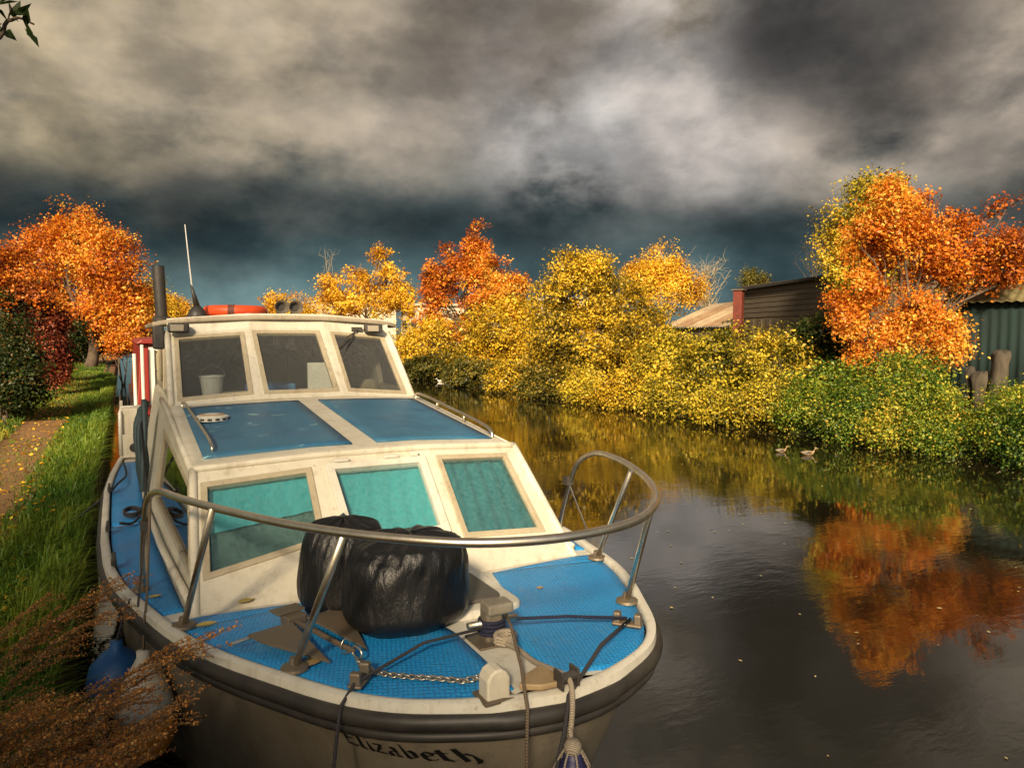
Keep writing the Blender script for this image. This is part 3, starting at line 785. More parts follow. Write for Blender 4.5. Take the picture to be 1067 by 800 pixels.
# ---- name on the bow, drawn with a broad pen
INK = M('name_paint', (.010, .009, .009), .4).m
GL = {
 'E': ([[(.55, .95), (.15, .9), (.12, .5), (.12, .1), (.55, .04), (.62, .14)], [(.12, .52), (.48, .54)], [(.55, .95), (.6, .82)]], .74),
 'l': ([[(.05, .92), (.14, .98), (.14, .08), (.26, .02)]], .34), 'i': ([[(.03, .58), (.14, .64), (.14, .08), (.26, .02)], [(.12, .82), (.17, .86)]], .34),
 'z': ([[(.06, .6), (.44, .62), (.08, .06), (.46, .05)], [(.16, .34), (.38, .36)]], .56),
 'a': ([[(.10, .56), (.26, .64), (.38, .56), (.38, .08), (.50, .02)], [(.38, .38), (.14, .34), (.08, .16), (.2, .03), (.38, .14)]], .56),
 'b': ([[(.04, .92), (.13, .98), (.13, .08), (.28, .02), (.44, .14), (.44, .48), (.32, .62), (.13, .5)]], .56),
 'e': ([[(.10, .34), (.42, .40), (.40, .56), (.25, .64), (.10, .5), (.10, .16), (.24, .02), (.44, .12)]], .54),
 't': ([[(.14, .86), (.14, .1), (.26, .02), (.36, .08)], [(.0, .62), (.34, .63)]], .42),
 'h': ([[(.04, .92), (.13, .98), (.13, .02)], [(.13, .5), (.32, .63), (.43, .52), (.43, .08), (.40, -.12)]], .56)}
def hull_out(a_, z, side):
    # invert hullpt along y for a given height
    best = None
    lo = 0.0
    for k in range(200):
        a = k * .01; zsh = sheer(a); t = (zsh - z) / (zsh + .35); p = hullpt(a, t, side)
        d = abs(p.y - a_)
        if best is None or d < best[0]: best = (d, a, t, p)
    _, a, t, p = best
    pa = hullpt(a + .02, t, side) - hullpt(max(a - .02, 0), t, side); pt_ = hullpt(a, t + .02, side) - hullpt(a, t - .02, side)
    n = pa.cross(pt_).normalized()
    if n.x * side < 0: n = -n
    return p, n
g = G(); pen = Vector((.085 * math.cos(R(38)), .085 * math.sin(R(38)))); ux = 0; lay = 0
H_ = .068; word = 'Elizabeth'
total = sum(GL[c][1] for c in word)
y_end = .165; 
def onhull(u, v):
    yy = y_end + (total - u) * H_; p, n = hull_out(yy, (.788 + .03 * max(0, yy - .15)) + v * H_ * .92 + .02 * (total - u) * H_, -1); return p, n
for ch in word:
    strokes, adv = GL[ch]
    for st in strokes:
        for i in range(len(st) - 1):
            lay += 1
            p0, p1 = Vector(st[i]), Vector(st[i + 1]); d = (p1 - p0)
            if d.length > 0: d.normalize(); p0 = p0 - d * .012; p1 = p1 + d * .012
            qs = [p0 - pen, p0 + pen, p1 + pen, p1 - pen]
            vv = []
            for q in qs:
                p, n = onhull(ux + q.x, q.y); vv.append(p + n * (.004 + .00012 * lay))
            g.add(vv, [(0, 1, 2, 3)])
    ux += adv
mesh_obj('name_lettering', g.v, g.f, INK, hull)

# ------------------------------------------------------------------ things on and around the boat
# bin bags
def bag_mat():
    m = M('black_polythene', (.007, .007, .008), .38, 0, .38)
    a = m.noise(10, 6, .65, (1, 1, .22), .6); b = m.noise(38, 4, .6, (1, 1, .4), .5)
    m.bump(m.math('ADD', a, m.math('MULTIPLY', b, .45)), .42, .025); return m.m
BAG = bag_mat()
def bag(c, rx, ry, h, seed, label, lean=(0, 0)):  # folds come from the mesh, small crinkles from the bump
    rr = random.Random(seed); ph = [rr.uniform(0, 6.28) for _ in range(12)]
    NU, NV = 120, 64; v = []; f = []
    for j in range(NV + 1):
        t = j / NV
        prof = (1 - (1 - min(t / .22, 1)) ** 2.2 * .28) * (1 - max(0, (t - .5) / .5) ** 2.6 * (.34 if seed == 9 else .44))
        cl = max(0, (t - .86) / .14); prof *= 1 - .88 * cl ** 1.6
        for i in range(NU):
            q = 2 * math.pi * i / NU
            wr_ = .028 * math.sin(3 * q + ph[0] + 2 * t) + .014 * math.sin(7 * q + ph[1] + 4 * math.sin(3 * t + ph[2]))
            pl = (.008 + .06 * max(0, t - .55)) * (abs(math.sin(11 * q + ph[3] + 1.7 * math.sin(5 * t + ph[4]))) - .5)
            pl += (.010 + .022 * max(0, t - .6)) * (abs(math.sin(19 * q + ph[5] + 3 * math.sin(4 * t + ph[6]))) - .5) + .02 * math.sin(9 * t + 2 * q + ph[7]) * math.sin(3 * q + ph[8])
            k = prof * (1 + wr_) + pl
            top_ = 0
            if t > .8: top_ = (t - .8) / .2 * (.010 * math.sin(5 * q + ph[9]) + .010 * math.sin(13 * q + ph[10]) + .006 * math.sin(23 * q + 3 * t))
            z = h * (t if t < .86 else .86 + .075 * math.sin((t - .86) / .14 * 1.57)) + top_ * (1 - .6 * cl)
            v.append((c[0] + rx * k * math.cos(q) + lean[0] * t, c[1] + ry * k * math.sin(q) + lean[1] * t, c[2] + z))
    for j in range(NV):
        for i in range(NU):
            a = j * NU + i; b = j * NU + (i + 1) % NU
            f.append((a, b, b + NU, a + NU))
    f.append(tuple(range(NU))[::-1]); f.append(tuple(NV * NU + i for i in range(NU)))
    return tag(mesh_obj('bin_bag', v, f, BAG, smooth=True), label, 'bin bag', 'black bin bags on the foredeck')
bag((-.455, 1.28, deckz(1.3, .42) + .004), .20, .19, .455, 4, 'narrower taller black bin bag standing behind the fat one, against the cabin front', (.03, .03))
bag((-.262, .93, deckz(1.0, .25) + .012), .272, .255, .415, 9, 'fat black bin bag full to the gathered top, in front of the middle window', (.04, .02))

# anchor with its shackle, and the chain
an = thing('anchor', (-.68, 1.06, deckz(1.06, .68) + .012), 'rusty folding anchor with two pointed flukes lying on the blue foredeck', 'anchor')
az_ = deckz(.9, .65) + .016
Cn, Rg = Vector((-.70, 1.07, az_ + .035)), Vector((-.565, .64, az_ + .045))
d_ = (Rg - Cn); d_.z = 0; d_.normalize(); p_ = Vector((-d_.y, d_.x, 0))
if p_.x < 0: p_ = -p_
G().tube([Cn, Rg], [.011, .009], 8).box(lerp(Cn, Rg, .5), (.02, .42, .016), math.atan2(d_.y, d_.x) - math.pi / 2).out('shank', RUST, an, bevel=.003)
for s, lab in ((-1, 'lighter fluke'), (1, 'darker fluke')):
    pts = [Cn + d_ * .03 + p_ * s * .035 + Vector((0, 0, .012)), Cn - d_ * .01 + p_ * s * .215 + Vector((0, 0, -.005)), Cn + d_ * .10 + p_ * s * .205 + Vector((0, 0, -.006)), Cn + d_ * .415 + p_ * s * .085 + Vector((0, 0, -.025))]
    G().prism(pts, (0, 0, .009)).out('fluke', RUST, an, bevel=.002)
G().tube([Cn - p_ * .29 + Vector((0, 0, -.012)), Cn + p_ * .27 + Vector((0, 0, .004))], .008, 8).out('stock', CHROME, an)
G().box(Cn - d_ * .075 + Vector((0, 0, .035)), (.13, .085, .010), math.atan2(p_.y, p_.x), None).box(Cn - d_ * .02 + Vector((0, 0, .01)), (.09, .07, .04), math.atan2(p_.y, p_.x)).out('crown_plate', RUST, an, bevel=.004)
def ringpts(c, u, v, ru, rv, n=14): return [Vector(c) + u * (ru * math.cos(2 * math.pi * k / n)) + v * (rv * math.sin(2 * math.pi * k / n)) for k in range(n)]
G().tube(ringpts(Rg + d_ * .02, d_, Vector((0, 0, 1)), .035, .022), .005, 6, closed=True).tube(ringpts(lerp(Cn, Rg, .86), d_.cross(Vector((0, 0, 1))), Vector((0, 0, 1)), .02, .03), .003, 6, closed=True).out('shackle', CHROME, an, smooth=True)
ch = G(); cpts = smooth_path([(-.562, .60, 0), (-.53, .47, 0), (-.46, .375, 0), (-.37, .29, 0), (-.30, .215, 0), (-.245, .135, 0)], 30)
L_ = [0]
for i in range(1, len(cpts)): L_.append(L_[-1] + (cpts[i] - cpts[i - 1]).length)
nl = int(L_[-1] / .019); 
for k in range(nl + 1):
    s = k * L_[-1] / nl; i = min(max(1, int(np.searchsorted(L_, s))), len(cpts) - 1)
    p = cpts[i]; t = (cpts[i] - cpts[i - 1]).normalized(); z = deckz(p.y, abs(p.x)) + .020 + (.035 * max(0, (s / L_[-1] - .85) / .15))
    n2_ = Vector((-t.y, t.x, 0)); up = Vector((0, 0, 1))
    v = (n2_ + up * .6).normalized() if k % 2 else (up - n2_ * .6).normalized()
    ch.tube(ringpts((p.x, p.y, z), t, v, .0165, .0095, 10), .0036, 5, closed=True)
tag(ch.out('anchor_chain', worn('galvanised', (.50, .46, .38), (.30, .26, .20), .35, 30, .1, .8), smooth=True), 'galvanised chain running over the blue foredeck from the anchor to the cream pipe', 'chain')

# ropes
def rope_mat(name, c1, c2):
    m = M(name, c1, .85); wv = m.new('ShaderNodeTexWave'); wv.inputs['Scale'].default_value = 55; wv.bands_direction = 'DIAGONAL'; m.lk(m.obj(), wv.inputs[0])
    m.color(m.ramp(wv.outputs['Fac'], [(.2, c1), (.8, c2)])); m.bump(wv.outputs['Fac'], .6, .004); return m.m
ROPED = rope_mat('dark_rope', (.018, .016, .020), (.05, .045, .05)); ROPEB = rope_mat('brown_rope', (.09, .065, .045), (.19, .14, .09)); ROPEN = rope_mat('navy_rope', (.006, .007, .022), (.014, .016, .045)); ROPEG = rope_mat('grey_rope', (.22, .18, .13), (.38, .32, .24))
def rope(pts, r, mat, label, n=6, loops=None, name='mooring_rope', cat='rope', raw=False):
    g = G().tube(pts if raw else smooth_path(pts, n), r, 8)
    for lp_ in (loops or []): g.tube(lp_, r, 8, closed=True)
    return tag(g.out(name, mat, smooth=True), label, cat)
pt = pz + .08
def tz(a, b, h=.0): return (b, a, deckz(a, abs(b)) + h)
coil = [ringpts((PX, PY - .005, pt - .035 + .016 * k), Vector((1, 0, 0)), Vector((0, 1, 0)), .052, .049, 16) for k in range(4)]
rope([(PX + .06, PY, pt + .0), (.30, .47, pt - .015), tz(.41, .565, .05)], .0075, ROPEN, 'navy rope stretched level from the post to the outer deck edge', loops=coil, raw=True)
fe = Vector(tz(.405, .58, .045))
rope([fe, (.25, .14, 1.125), (-.02, -.06, 1.075), (-.06, -.10, .98), (-.22, -.16, .55), (-.42, -.22, .12), (-.48, -.24, -.15)], .0075, ROPED, 'dark rope crossing the bow diagonally from the outer deck edge', raw=True)
rope([(PX + .05, PY - .03, pt + .04), (-.02, .36, 1.16), (-.115, .10, 1.125), (-.155, -.0, 1.085), (-.165, -.035, 1.05), (-.17, -.04, .95), (-.175, -.045, .5), (-.175, -.045, -.1)], .0065, ROPEB, 'thin brown rope dropping straight over the bow beside the chain pipe', raw=True)
rope([(PX - .05, PY - .02, pt - .01), (-.33, .50, 1.11), tz(.41, -.575, .045), (-.635, .385, 1.065), (-.70, .33, 1.02), (-.715, .315, .95), (-.80, .22, .5), (-.90, .1, -.1)], .0065, ROPED, 'dark rope led from the post past the bag and down the shaded bow', raw=True)
rope([(PX + .0, PY - .06, pz + .02), (-.01, .35, 1.085), (-.01, .20, 1.09), (-.01, .06, 1.115), (-.005, -.04, 1.12), (-.02, -.085, 1.05), (-.04, -.10, .95)], .010, ROPEG, 'frayed grey rope along the centre line to the bow roller', loops=[ringpts((PX + .02, PY - .085, pz + .03 + .011 * k), Vector((1, 0, 0)), Vector((0, .9, .2)), .042, .03, 14) for k in range(3)])

# fenders
def fender_mat(name, c1, c2, r=.45):
    return worn(name, c1, c2, r, 6, .15)
ft = thing('fender', (-.05, -.14, .62), 'dark navy pear-shaped fender hanging under the bow', 'fender', 'fenders')
NX, NY, NZ = -.05, -.135, .845
G().lathe([(.0, -.42), (.07, -.41), (.12, -.37), (.145, -.30), (.148, -.22), (.132, -.13), (.098, -.05), (.055, .02), (.032, .06), (.028, .085), (.0, .09)], (NX, NY, NZ), 28).out('body', fender_mat('navy_vinyl', (.018, .018, .075), (.035, .035, .11)), ft, smooth=True)
fr_ = G()
for k in range(7):
    q = 2 * math.pi * k / 7; fr_.tube(smooth_path([(NX + .02 * math.cos(q), NY + .02 * math.sin(q), NZ + .10), (NX + .045 * math.cos(q), NY + .045 * math.sin(q), NZ + .06), (NX + .07 * math.cos(q), NY + .07 * math.sin(q), NZ + .01 - .02 * (k % 3))], 4), .004, 5)
fr_.lathe([(.018, 0), (.030, .012), (.030, .035), (.018, .05)], (NX, NY, NZ + .07), 12).tube([(NX, NY, NZ + .10), (-.042, -.112, .96), (-.04, -.10, .99)], .009, 8)
fr_.out('lashing', ROPEG, ft, smooth=True)
f2 = thing('fender', (-1.40, 2.0, .35), 'round blue fender squeezed between the bow and the rusty piling', 'fender', 'fenders')
G().lathe([(.0, -.17), (.07, -.155), (.125, -.10), (.145, 0), (.125, .09), (.07, .15), (.03, .175), (.028, .21), (0, .212)], (-1.40, 2.0, .56), 26).out('body', fender_mat('blue_vinyl', (.012, .07, .20), (.02, .12, .30)), f2, smooth=True)
G().tube(smooth_path([(-1.40, 2.0, .76), (-1.37, 2.0, .86), (-1.33, 2.02, .965)], 5), .007, 6).out('lanyard', ROPED, f2, smooth=True)
f3 = thing('fender', (-1.285, 1.70, .35), 'white-topped orange fender hanging on a line below the pulpit', 'fender', 'fenders')
G().lathe([(.135, -.12), (.125, -.05), (.085, .06), (.045, .13), (.03, .16), (.03, .19), (0, .192)], (-1.285, 1.70, .62), 26).out('top', fender_mat('white_vinyl', (.55, .52, .45), (.40, .36, .28)), f3, smooth=True)
G().lathe([(.0, -.34), (.07, -.32), (.12, -.26), (.14, -.18), (.1345, -.122)], (-1.285, 1.70, .62), 26).out('body', fender_mat('orange_vinyl', (.55, .22, .03), (.42, .15, .02)), f3, smooth=True)
G().tube(smooth_path([(-1.285, 1.70, .81), (-1.275, 1.72, .95), (-1.26, 1.78, 1.05), (-1.23, 1.88, 1.49)], 6), .006, 6).out('lanyard', ROPEB, f3, smooth=True)

# things lying on roofs and behind glass
BAND = worn('dark_band', (.10, .03, .02), (.2, .05, .03), .7, 8, 0)
lb = thing('lifebuoy', (-.36, 5.42, 2.455), 'orange lifebuoy lying flat on the wheelhouse roof beside the horns', 'lifebuoy')
G().tube(ringpts((-.36, 5.42, 2.512), Vector((1, 0, 0)), Vector((0, 1, 0)), .235, .235, 40), .055, 14, closed=True).out('ring', worn('orange_vinyl_ring', (.72, .085, .018), (.60, .06, .012), .5, 6, .1), lb, smooth=True)
for q in (R(255), R(345), R(75), R(165)):
    c = Vector((-.36 + .235 * math.cos(q), 5.42 + .235 * math.sin(q), 2.512)); t = Vector((-math.sin(q), math.cos(q), 0)); rd = Vector((math.cos(q), math.sin(q), 0))
    G().tube([c - t * .03, c - t * .028, c + t * .028, c + t * .03], [.052, .0585, .0585, .052], 14).out('band', BAND, lb, auto=40)
bk = thing('bucket', (-.66, 4.66, 1.762), 'white plastic bucket on the dashboard behind the left windscreen', 'bucket')
G().lathe([(.075, 0), (.095, .17), (.102, .17), (.102, .185), (.09, .185), (.07, .01)], (-.66, 4.66, 1.762), 22).out('body', worn('white_plastic', (.72, .70, .66), (.62, .60, .55), .4, 6, 0), bk, auto=40)
G().tube([( -.66 + .1 * math.cos(R(q)), 4.60, 1.94 + .09 * math.sin(R(q))) for q in range(0, 181, 20)], .004, 5).out('bucket_bail', CHROME, bk)
pa = G().box((.34, 4.86, 1.90), (.30, .05, .27), R(-6)).out('white_box', worn('white_card', (.62, .60, .56), (.5, .48, .44), .6, 7, 0), bevel=.006)
tag(pa, 'white box standing on the dashboard behind the middle and right windscreens', 'box')
tag(G().box((-.10, 5.12, 1.80), (.42, .22, .075), R(4)).out('folded_cloth', worn('blue_cloth', (.05, .18, .40), (.08, .26, .5), .9, 8, .3), bevel=.02, seg=3), 'folded blue cloth lying on the dashboard behind the middle windscreen', 'cloth')
for x, s, lab in ((-.10, .06, 'smaller black pennant hanging inside the middle windscreen'), (.03, .085, 'larger black pennant hanging inside the middle windscreen')):
    tag(G().prism([(x - s * .55, 4.80, 2.275 - s * 1.35), (x + s * .55, 4.80, 2.275 - s * 1.35), (x + .012, 4.80, 2.30), (x - .012, 4.80, 2.30)], (0, .004, 0)).out('pennant', M('black_cloth', (.012, .011, .011), .9).m), lab, 'pennant', 'pennants in the windscreen')
tag(G().lathe([(.095, 0), (.09, .05), (.07, .09), (.04, .115), (.0, .12)], (.74, 4.72, 1.762), 18).out('cap', worn('pale_straw', (.50, .42, .26), (.36, .28, .16), .8, 30, .3, stretch=(1, 1, .2)), smooth=True), 'pale straw cap on the dashboard behind the right windscreen', 'cap')

# black ropes and hoses bundled on the left side deck
rope([(-1.215, 4.3, 1.62), (-1.20, 4.45, 1.35), (-1.19, 4.6, 1.05), (-1.24, 4.2, .93), (-1.30, 3.9, .925), (-1.38, 3.8, .955)], .010, ROPED, 'black line hanging at the cabin side and coiled to a cleat', loops=[ringpts((-1.30, 4.25, .925 + .018 * k), Vector((1, 0, 0)), Vector((0, 1, 0)), .055, .13, 20) for k in range(2)])
rope([(-1.36, 7.0, .92), (-1.33, 6.2, .90), (-1.40, 5.5, .94), (-1.52, 5.3, .85), (-1.85, 5.0, .66)], .010, ROPED, 'black mooring rope running from the side deck to the bank', name='mooring_rope')
tp = G()
for k in range(7):
    q = k * .9; tp.tube(smooth_path([(-1.17 + .03 * math.sin(q), 5.2 + .05 * k, 1.72 - .02 * k), (-1.21 + .035 * math.cos(q), 5.1 + .06 * k, 1.45), (-1.20 + .03 * math.sin(2 * q), 5.0 + .07 * k, 1.15), (-1.21, 5.0 + .08 * k, .94)], 5), .024, 6)
tag(tp.out('rolled_tarpaulin', worn('dark_tarp', (.02, .045, .05), (.05, .08, .085), .6, 7, .4), smooth=True), 'dark rolled tarpaulin hanging beside the wheelhouse', 'tarpaulin')
tag(G().lathe([(.10, 0), (.13, .2), (.135, .22), (.12, .22), (.1, .02)], (-1.22, 8.0, 1.15), 16).out('bucket', worn('blue_plastic', (.02, .16, .28), (.03, .2, .32), .5, 5, 0), auto=40), 'blue bucket half hidden behind the cockpit bulwark', 'bucket')
# ------------------------------------------------------------------ bank edge: rusty steel sheet piling
prof = []
y = -6.3
while y < 105:
    prof += [(-1.66, y), (-1.66, y + .56), (-1.88, y + .70), (-1.88, y + 1.10)]
    y += 1.22
prof = [(x, y + .03) for x, y in prof]
PILE = M('rusty_pile', (.10, .045, .02), .85); _a = PILE.noise(5, 7, .7, (1, 1, .4)); _b = PILE.noise(24, 5, .7)
PILE.color(PILE.mix(.5, PILE.ramp(_a, [(.3, (.035, .020, .012)), (.55, (.13, .055, .022)), (.75, (.22, .10, .035))]), PILE.ramp(_b, [(.3, (.03, .02, .012)), (.7, (.17, .085, .035))]))); PILE.bump(_b, .5, .012); PILE = PILE.m
g = G()
for (x, y) in prof: g.v += [(x, y, -.8), (x, y, .615), (x - .016, y + .001, .615), (x - .016, y + .001, -.8)]
for i in range(len(prof) - 1):
    a, b = 4 * i, 4 * i + 4
    g.f += [(a, b, b + 1, a + 1), (a + 1, b + 1, b + 2, a + 2), (a + 2, b + 2, b + 3, a + 3)]
tag(g.out('sheet_piling', PILE), 'rusty zigzag steel sheet piling holding up the grassy bank', 'retaining wall')
g = G(); rr = random.Random(8)
for (x, y) in prof: g.v += [(-2.02, y, .585), (x - .02, y, .555 + rr.uniform(-.03, .02))]
for i in range(len(prof) - 1): g.f.append((2 * i, 2 * i + 1, 2 * i + 3, 2 * i + 2))
tag(mesh_obj('ground', g.v, g.f, ground_mat()), kind='structure')

# ------------------------------------------------------------------ foliage
def fnoise(P, seed, sc_):
    r = np.random.default_rng(seed); s = np.zeros(len(P))
    for k in range(6):
        d = r.normal(size=3); d /= np.linalg.norm(d); s += np.sin((P @ d) * sc_ * r.uniform(.7, 1.8) + r.uniform(0, 6.28))
    return s / 6
def leaves_at(P, N_, size, rng, tint, slim=.62, fold=.25):
    """one folded leaf quad per point, facing roughly N_"""
    n = len(P)
    N_ = N_ / (np.linalg.norm(N_, axis=1, keepdims=True) + 1e-9)
    r = rng.normal(size=(n, 3)); T = np.cross(N_, r); T /= (np.linalg.norm(T, axis=1, keepdims=True) + 1e-9); B = np.cross(N_, T)
    s = size[:, None]
    q = np.empty((n, 4, 3))
    q[:, 0] = P - T * s * .5; q[:, 2] = P + T * s * .5
    q[:, 1] = P + B * s * slim * .5 + N_ * s * fold * .5 + T * s * .08; q[:, 3] = P - B * s * slim * .5 + N_ * s * fold * .5 + T * s * .08
    return q
def crown(lobes, ncl, lpc, cr, ls, seed, gap=-.18, gsc=2.6, inner=.5, zmin=None, upb=.5, droop=0.0):
    """lobes: (x,y,z,rx,ry,rz[,tint bias]) -> leaf quads, tints and cluster centres"""
    ls *= .66; cr *= .70; ncl = int(ncl * 1.9); lpc = int(lpc * 1.4); gap += .10
    rng = np.random.default_rng(seed)
    Lb = np.array([list(l[:6]) for l in lobes], float); tb = np.array([l[6] if len(l) > 6 else 0. for l in lobes])
    wgt = (Lb[:, 3] * Lb[:, 5]); wgt = wgt / wgt.sum()
    idx = rng.choice(len(lobes), ncl, p=wgt)
    d = rng.normal(size=(ncl, 3)); d /= np.linalg.norm(d, axis=1, keepdims=True)
    rad = 1.06 - inner * rng.random(ncl) ** 1.5 + .15 * rng.normal(size=ncl)
    C_ = Lb[idx, :3] + Lb[idx, 3:6] * d * rad[:, None]
    keep = fnoise(C_, seed + 1, gsc) + .75 * fnoise(C_, seed + 5, gsc * 2.7) > gap
    if zmin is not None: keep &= C_[:, 2] > zmin
    C_, idx, d = C_[keep], idx[keep], d[keep]
    m = len(C_)
    ct = np.clip(.46 + .42 * fnoise(C_, seed + 2, 1.3) + .24 * rng.normal(size=m) + tb[idx], 0, 1)
    k = rng.poisson(lpc, m); csz = rng.uniform(.70, 1.35, m)
    ii = np.repeat(np.arange(m), k); n = len(ii)
    off = rng.normal(size=(n, 3)) * cr * np.array([1, 1, .75])
    off[:, 2] -= droop * np.abs(rng.normal(size=n)) * cr
    P = C_[ii] + off
    cn = d * .75 + np.array([0, 0, upb]) + rng.normal(size=(m, 3)) * .45; cn /= np.linalg.norm(cn, axis=1, keepdims=True)
    nn = cn[ii] + rng.normal(size=(n, 3)) * .48
    size = ls * rng.uniform(.55, 1.35, n) * csz[ii]
    t = np.clip(ct[ii] + .16 * rng.normal(size=n), 0, 1)
    if zmin is not None:
        ok = P[:, 2] > zmin - .1; P, nn, size, t = P[ok], nn[ok], size[ok], t[ok]
    return leaves_at(P, nn, size, rng, t), t, C_
BARK = worn('bark_brown', (.060, .042, .028), (.12, .085, .055), .9, 6, .6, stretch=(1, 1, .25))
BARKP = worn('bark_pale', (.36, .30, .20), (.20, .16, .10), .8, 6, .4, stretch=(1, 1, .4))
def wig(a, b, rng, k=5, amp=.08, sag=0.0):
    a, b = np.array(a, float), np.array(b, float); L = np.linalg.norm(b - a); o = []
    ph = rng.normal(size=(2, 3)) * amp * L
    for i in range(k + 1):
        t = i / k; o.append(tuple(a + (b - a) * t + ph[0] * math.sin(math.pi * t) + ph[1] * math.sin(2 * math.pi * t) * .5 + np.array([0, 0, -sag * L * math.sin(math.pi * t)])))
    return o
def trunk_mesh(g, base, lobes, C_, r0, seed, fork=.35, ntw=60, stems=1):
    rng = np.random.default_rng(seed)
    cen = np.mean([l[:3] for l in lobes], axis=0); zt = base[2] + (cen[2] - base[2]) * fork * 2
    for s in range(stems):
        b0 = np.array(base) + (np.array([rng.normal() * r0 * 2.2, rng.normal() * r0 * 2.2, 0]) if stems > 1 else 0)
        topp = np.array([b0[0] + (cen[0] - b0[0]) * .5 + rng.normal() * .15, b0[1] + (cen[1] - b0[1]) * .5 + rng.normal() * .15, zt])
        st = wig(b0 - np.array([0, 0, .15]), topp, rng, 6, .04)
        g.tube(st, [r0 * (1.25 if i == 0 else 1 - .5 * i / 6) for i in range(7)], 9)
        for i, l in enumerate(lobes):
            if stems > 1 and i % stems != s: continue
            k = rng.integers(3, 6); p0 = st[min(k, 6)]
            e = np.array(l[:3]) + rng.normal(size=3) * .15 * np.array(l[3:6])
            br = wig(p0, e, rng, 5, .07); g.tube(br, [r0 * .45 * (1 - .15 * j) for j in range(6)], 6)
            near = C_[np.argsort(np.linalg.norm((C_ - np.array(l[:3])) / np.array(l[3:6]), axis=1) + rng.random(len(C_)) * .8)[:max(3, ntw // len(lobes))]]
            for c in near:
                q = br[rng.integers(2, 6)]
                g.tube(wig(q, c, rng, 3, .08), [r0 * .15, r0 * .11, r0 * .08, r0 * .05], 4, cap=False)
    return g
def tree(name, label, cat, base, lobes, leaf, ncl, lpc, cr, ls, r0, seed, bark=None, group=None, fork=.35, ntw=60, stems=1, gap=-.18, gsc=2.6, inner=.5, zmin=None, upb=.5, extra=None, droop=0.0):
    t = thing(name, base, label, cat, group)
    Q, ti, C_ = crown(lobes, ncl, lpc, cr, ls, seed, gap, gsc, inner, zmin, upb, droop)
    g = trunk_mesh(G(), base, lobes, C_, r0, seed + 9, fork, ntw, stems)
    g.out('trunk' if cat == 'tree' else 'stems', bark or BARK, t, smooth=True)
    np_quads('crown' if cat == 'tree' else 'foliage', Q, leaf, t, ti)
    return t
L_OR = leaf_mat('orange_leaves', [(0, (.20, .045, .008)), (.3, (.56, .135, .012)), (.6, (.76, .25, .020)), (.85, (.86, .42, .045)), (1, (.78, .54, .09))])
L_RD = leaf_mat('red_leaves', [(0, (.03, .018, .010)), (.4, (.10, .022, .012)), (.75, (.26, .05, .022)), (1, (.50, .15, .07))])
L_GO = leaf_mat('golden_leaves', [(0, (.34, .14, .012)), (.3, (.68, .33, .018)), (.6, (.86, .52, .030)), (1, (.90, .68, .09))])
L_YG = leaf_mat('yellow_green_leaves', [(0, (.08, .07, .012)), (.22, (.34, .24, .018)), (.45, (.74, .47, .028)), (.8, (.84, .60, .045)), (1, (.80, .40, .04))])
L_BR = leaf_mat('bramble_leaves', [(0, (.05, .06, .010)), (.22, (.22, .19, .020)), (.45, (.58, .44, .030)), (.8, (.74, .58, .055)), (1, (.78, .44, .05))])
L_GR = leaf_mat('green_leaves', [(0, (.022, .055, .010)), (.3, (.085, .17, .018)), (.6, (.25, .31, .030)), (.85, (.54, .48, .05)), (1, (.66, .42, .05))])
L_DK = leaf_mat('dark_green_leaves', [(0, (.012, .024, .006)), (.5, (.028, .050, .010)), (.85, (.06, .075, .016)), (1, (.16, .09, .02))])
L_BRN = leaf_mat('olive_leaves', [(0, (.04, .045, .010)), (.5, (.13, .12, .02)), (.8, (.28, .21, .03)), (1, (.42, .26, .03))])
def far(px, off):
    x, y = spot(px, off); dep = (x - CAM.x) * math.sin(YAW) + (y - CAM.y) * math.cos(YAW); return x, y, dep / FPX
def spotY(px, Y):
    d = look(px, 348); t = (Y - CAM.y) / d.y; return CAM.x + d.x * t, Y, t * (d.x * math.sin(YAW) + d.y * math.cos(YAW)) / FPX
def zpy(py, mpp): return CAM.z + (348 - py) * mpp
RGT = Vector((math.cos(YAW), -math.sin(YAW), 0)); FWD = Vector((math.sin(YAW), math.cos(YAW), 0))
def plobes(x0, y0, mpp, px0, spec, depthk=.9, seed=0):
    """lobes given as (px, py, rx px, ry px[, tint]) about a tree standing at x0, y0 (seen at column px0)"""
    r = random.Random(seed); o = []
    for q in spec:
        c = Vector((x0, y0, 0)) + RGT * ((q[0] - px0) * mpp) + FWD * (r.uniform(-.45, .45) * q[2] * mpp)
        o.append((c.x, c.y, zpy(q[1], mpp), q[2] * mpp, q[2] * mpp * depthk, q[3] * mpp) + ((q[4],) if len(q) > 4 else ()))
    return o
def ftree(name, label, cat, px, off, spec, leaf, ncl, lpc, cr, lspx, r0, seed, baseoff=0.0, group=None, Y=None, **k):
    x, y, mpp = far(px, off) if Y is None else spotY(px, Y)
    bz_ = float(np.interp(x, xs, zs_)) if y < 114 or x < -2 or x > 13 else .5
    lb_ = plobes(x, y, mpp, px, spec, k.pop('depthk', .9), seed)
    return tree(name, label, cat, (x, y, max(bz_, .05)), lb_, leaf, ncl, lpc, cr, lspx * mpp, r0, seed, group=group, **k)

GT = 'trees beyond the far bank'; GB = 'bushes along the far bank'
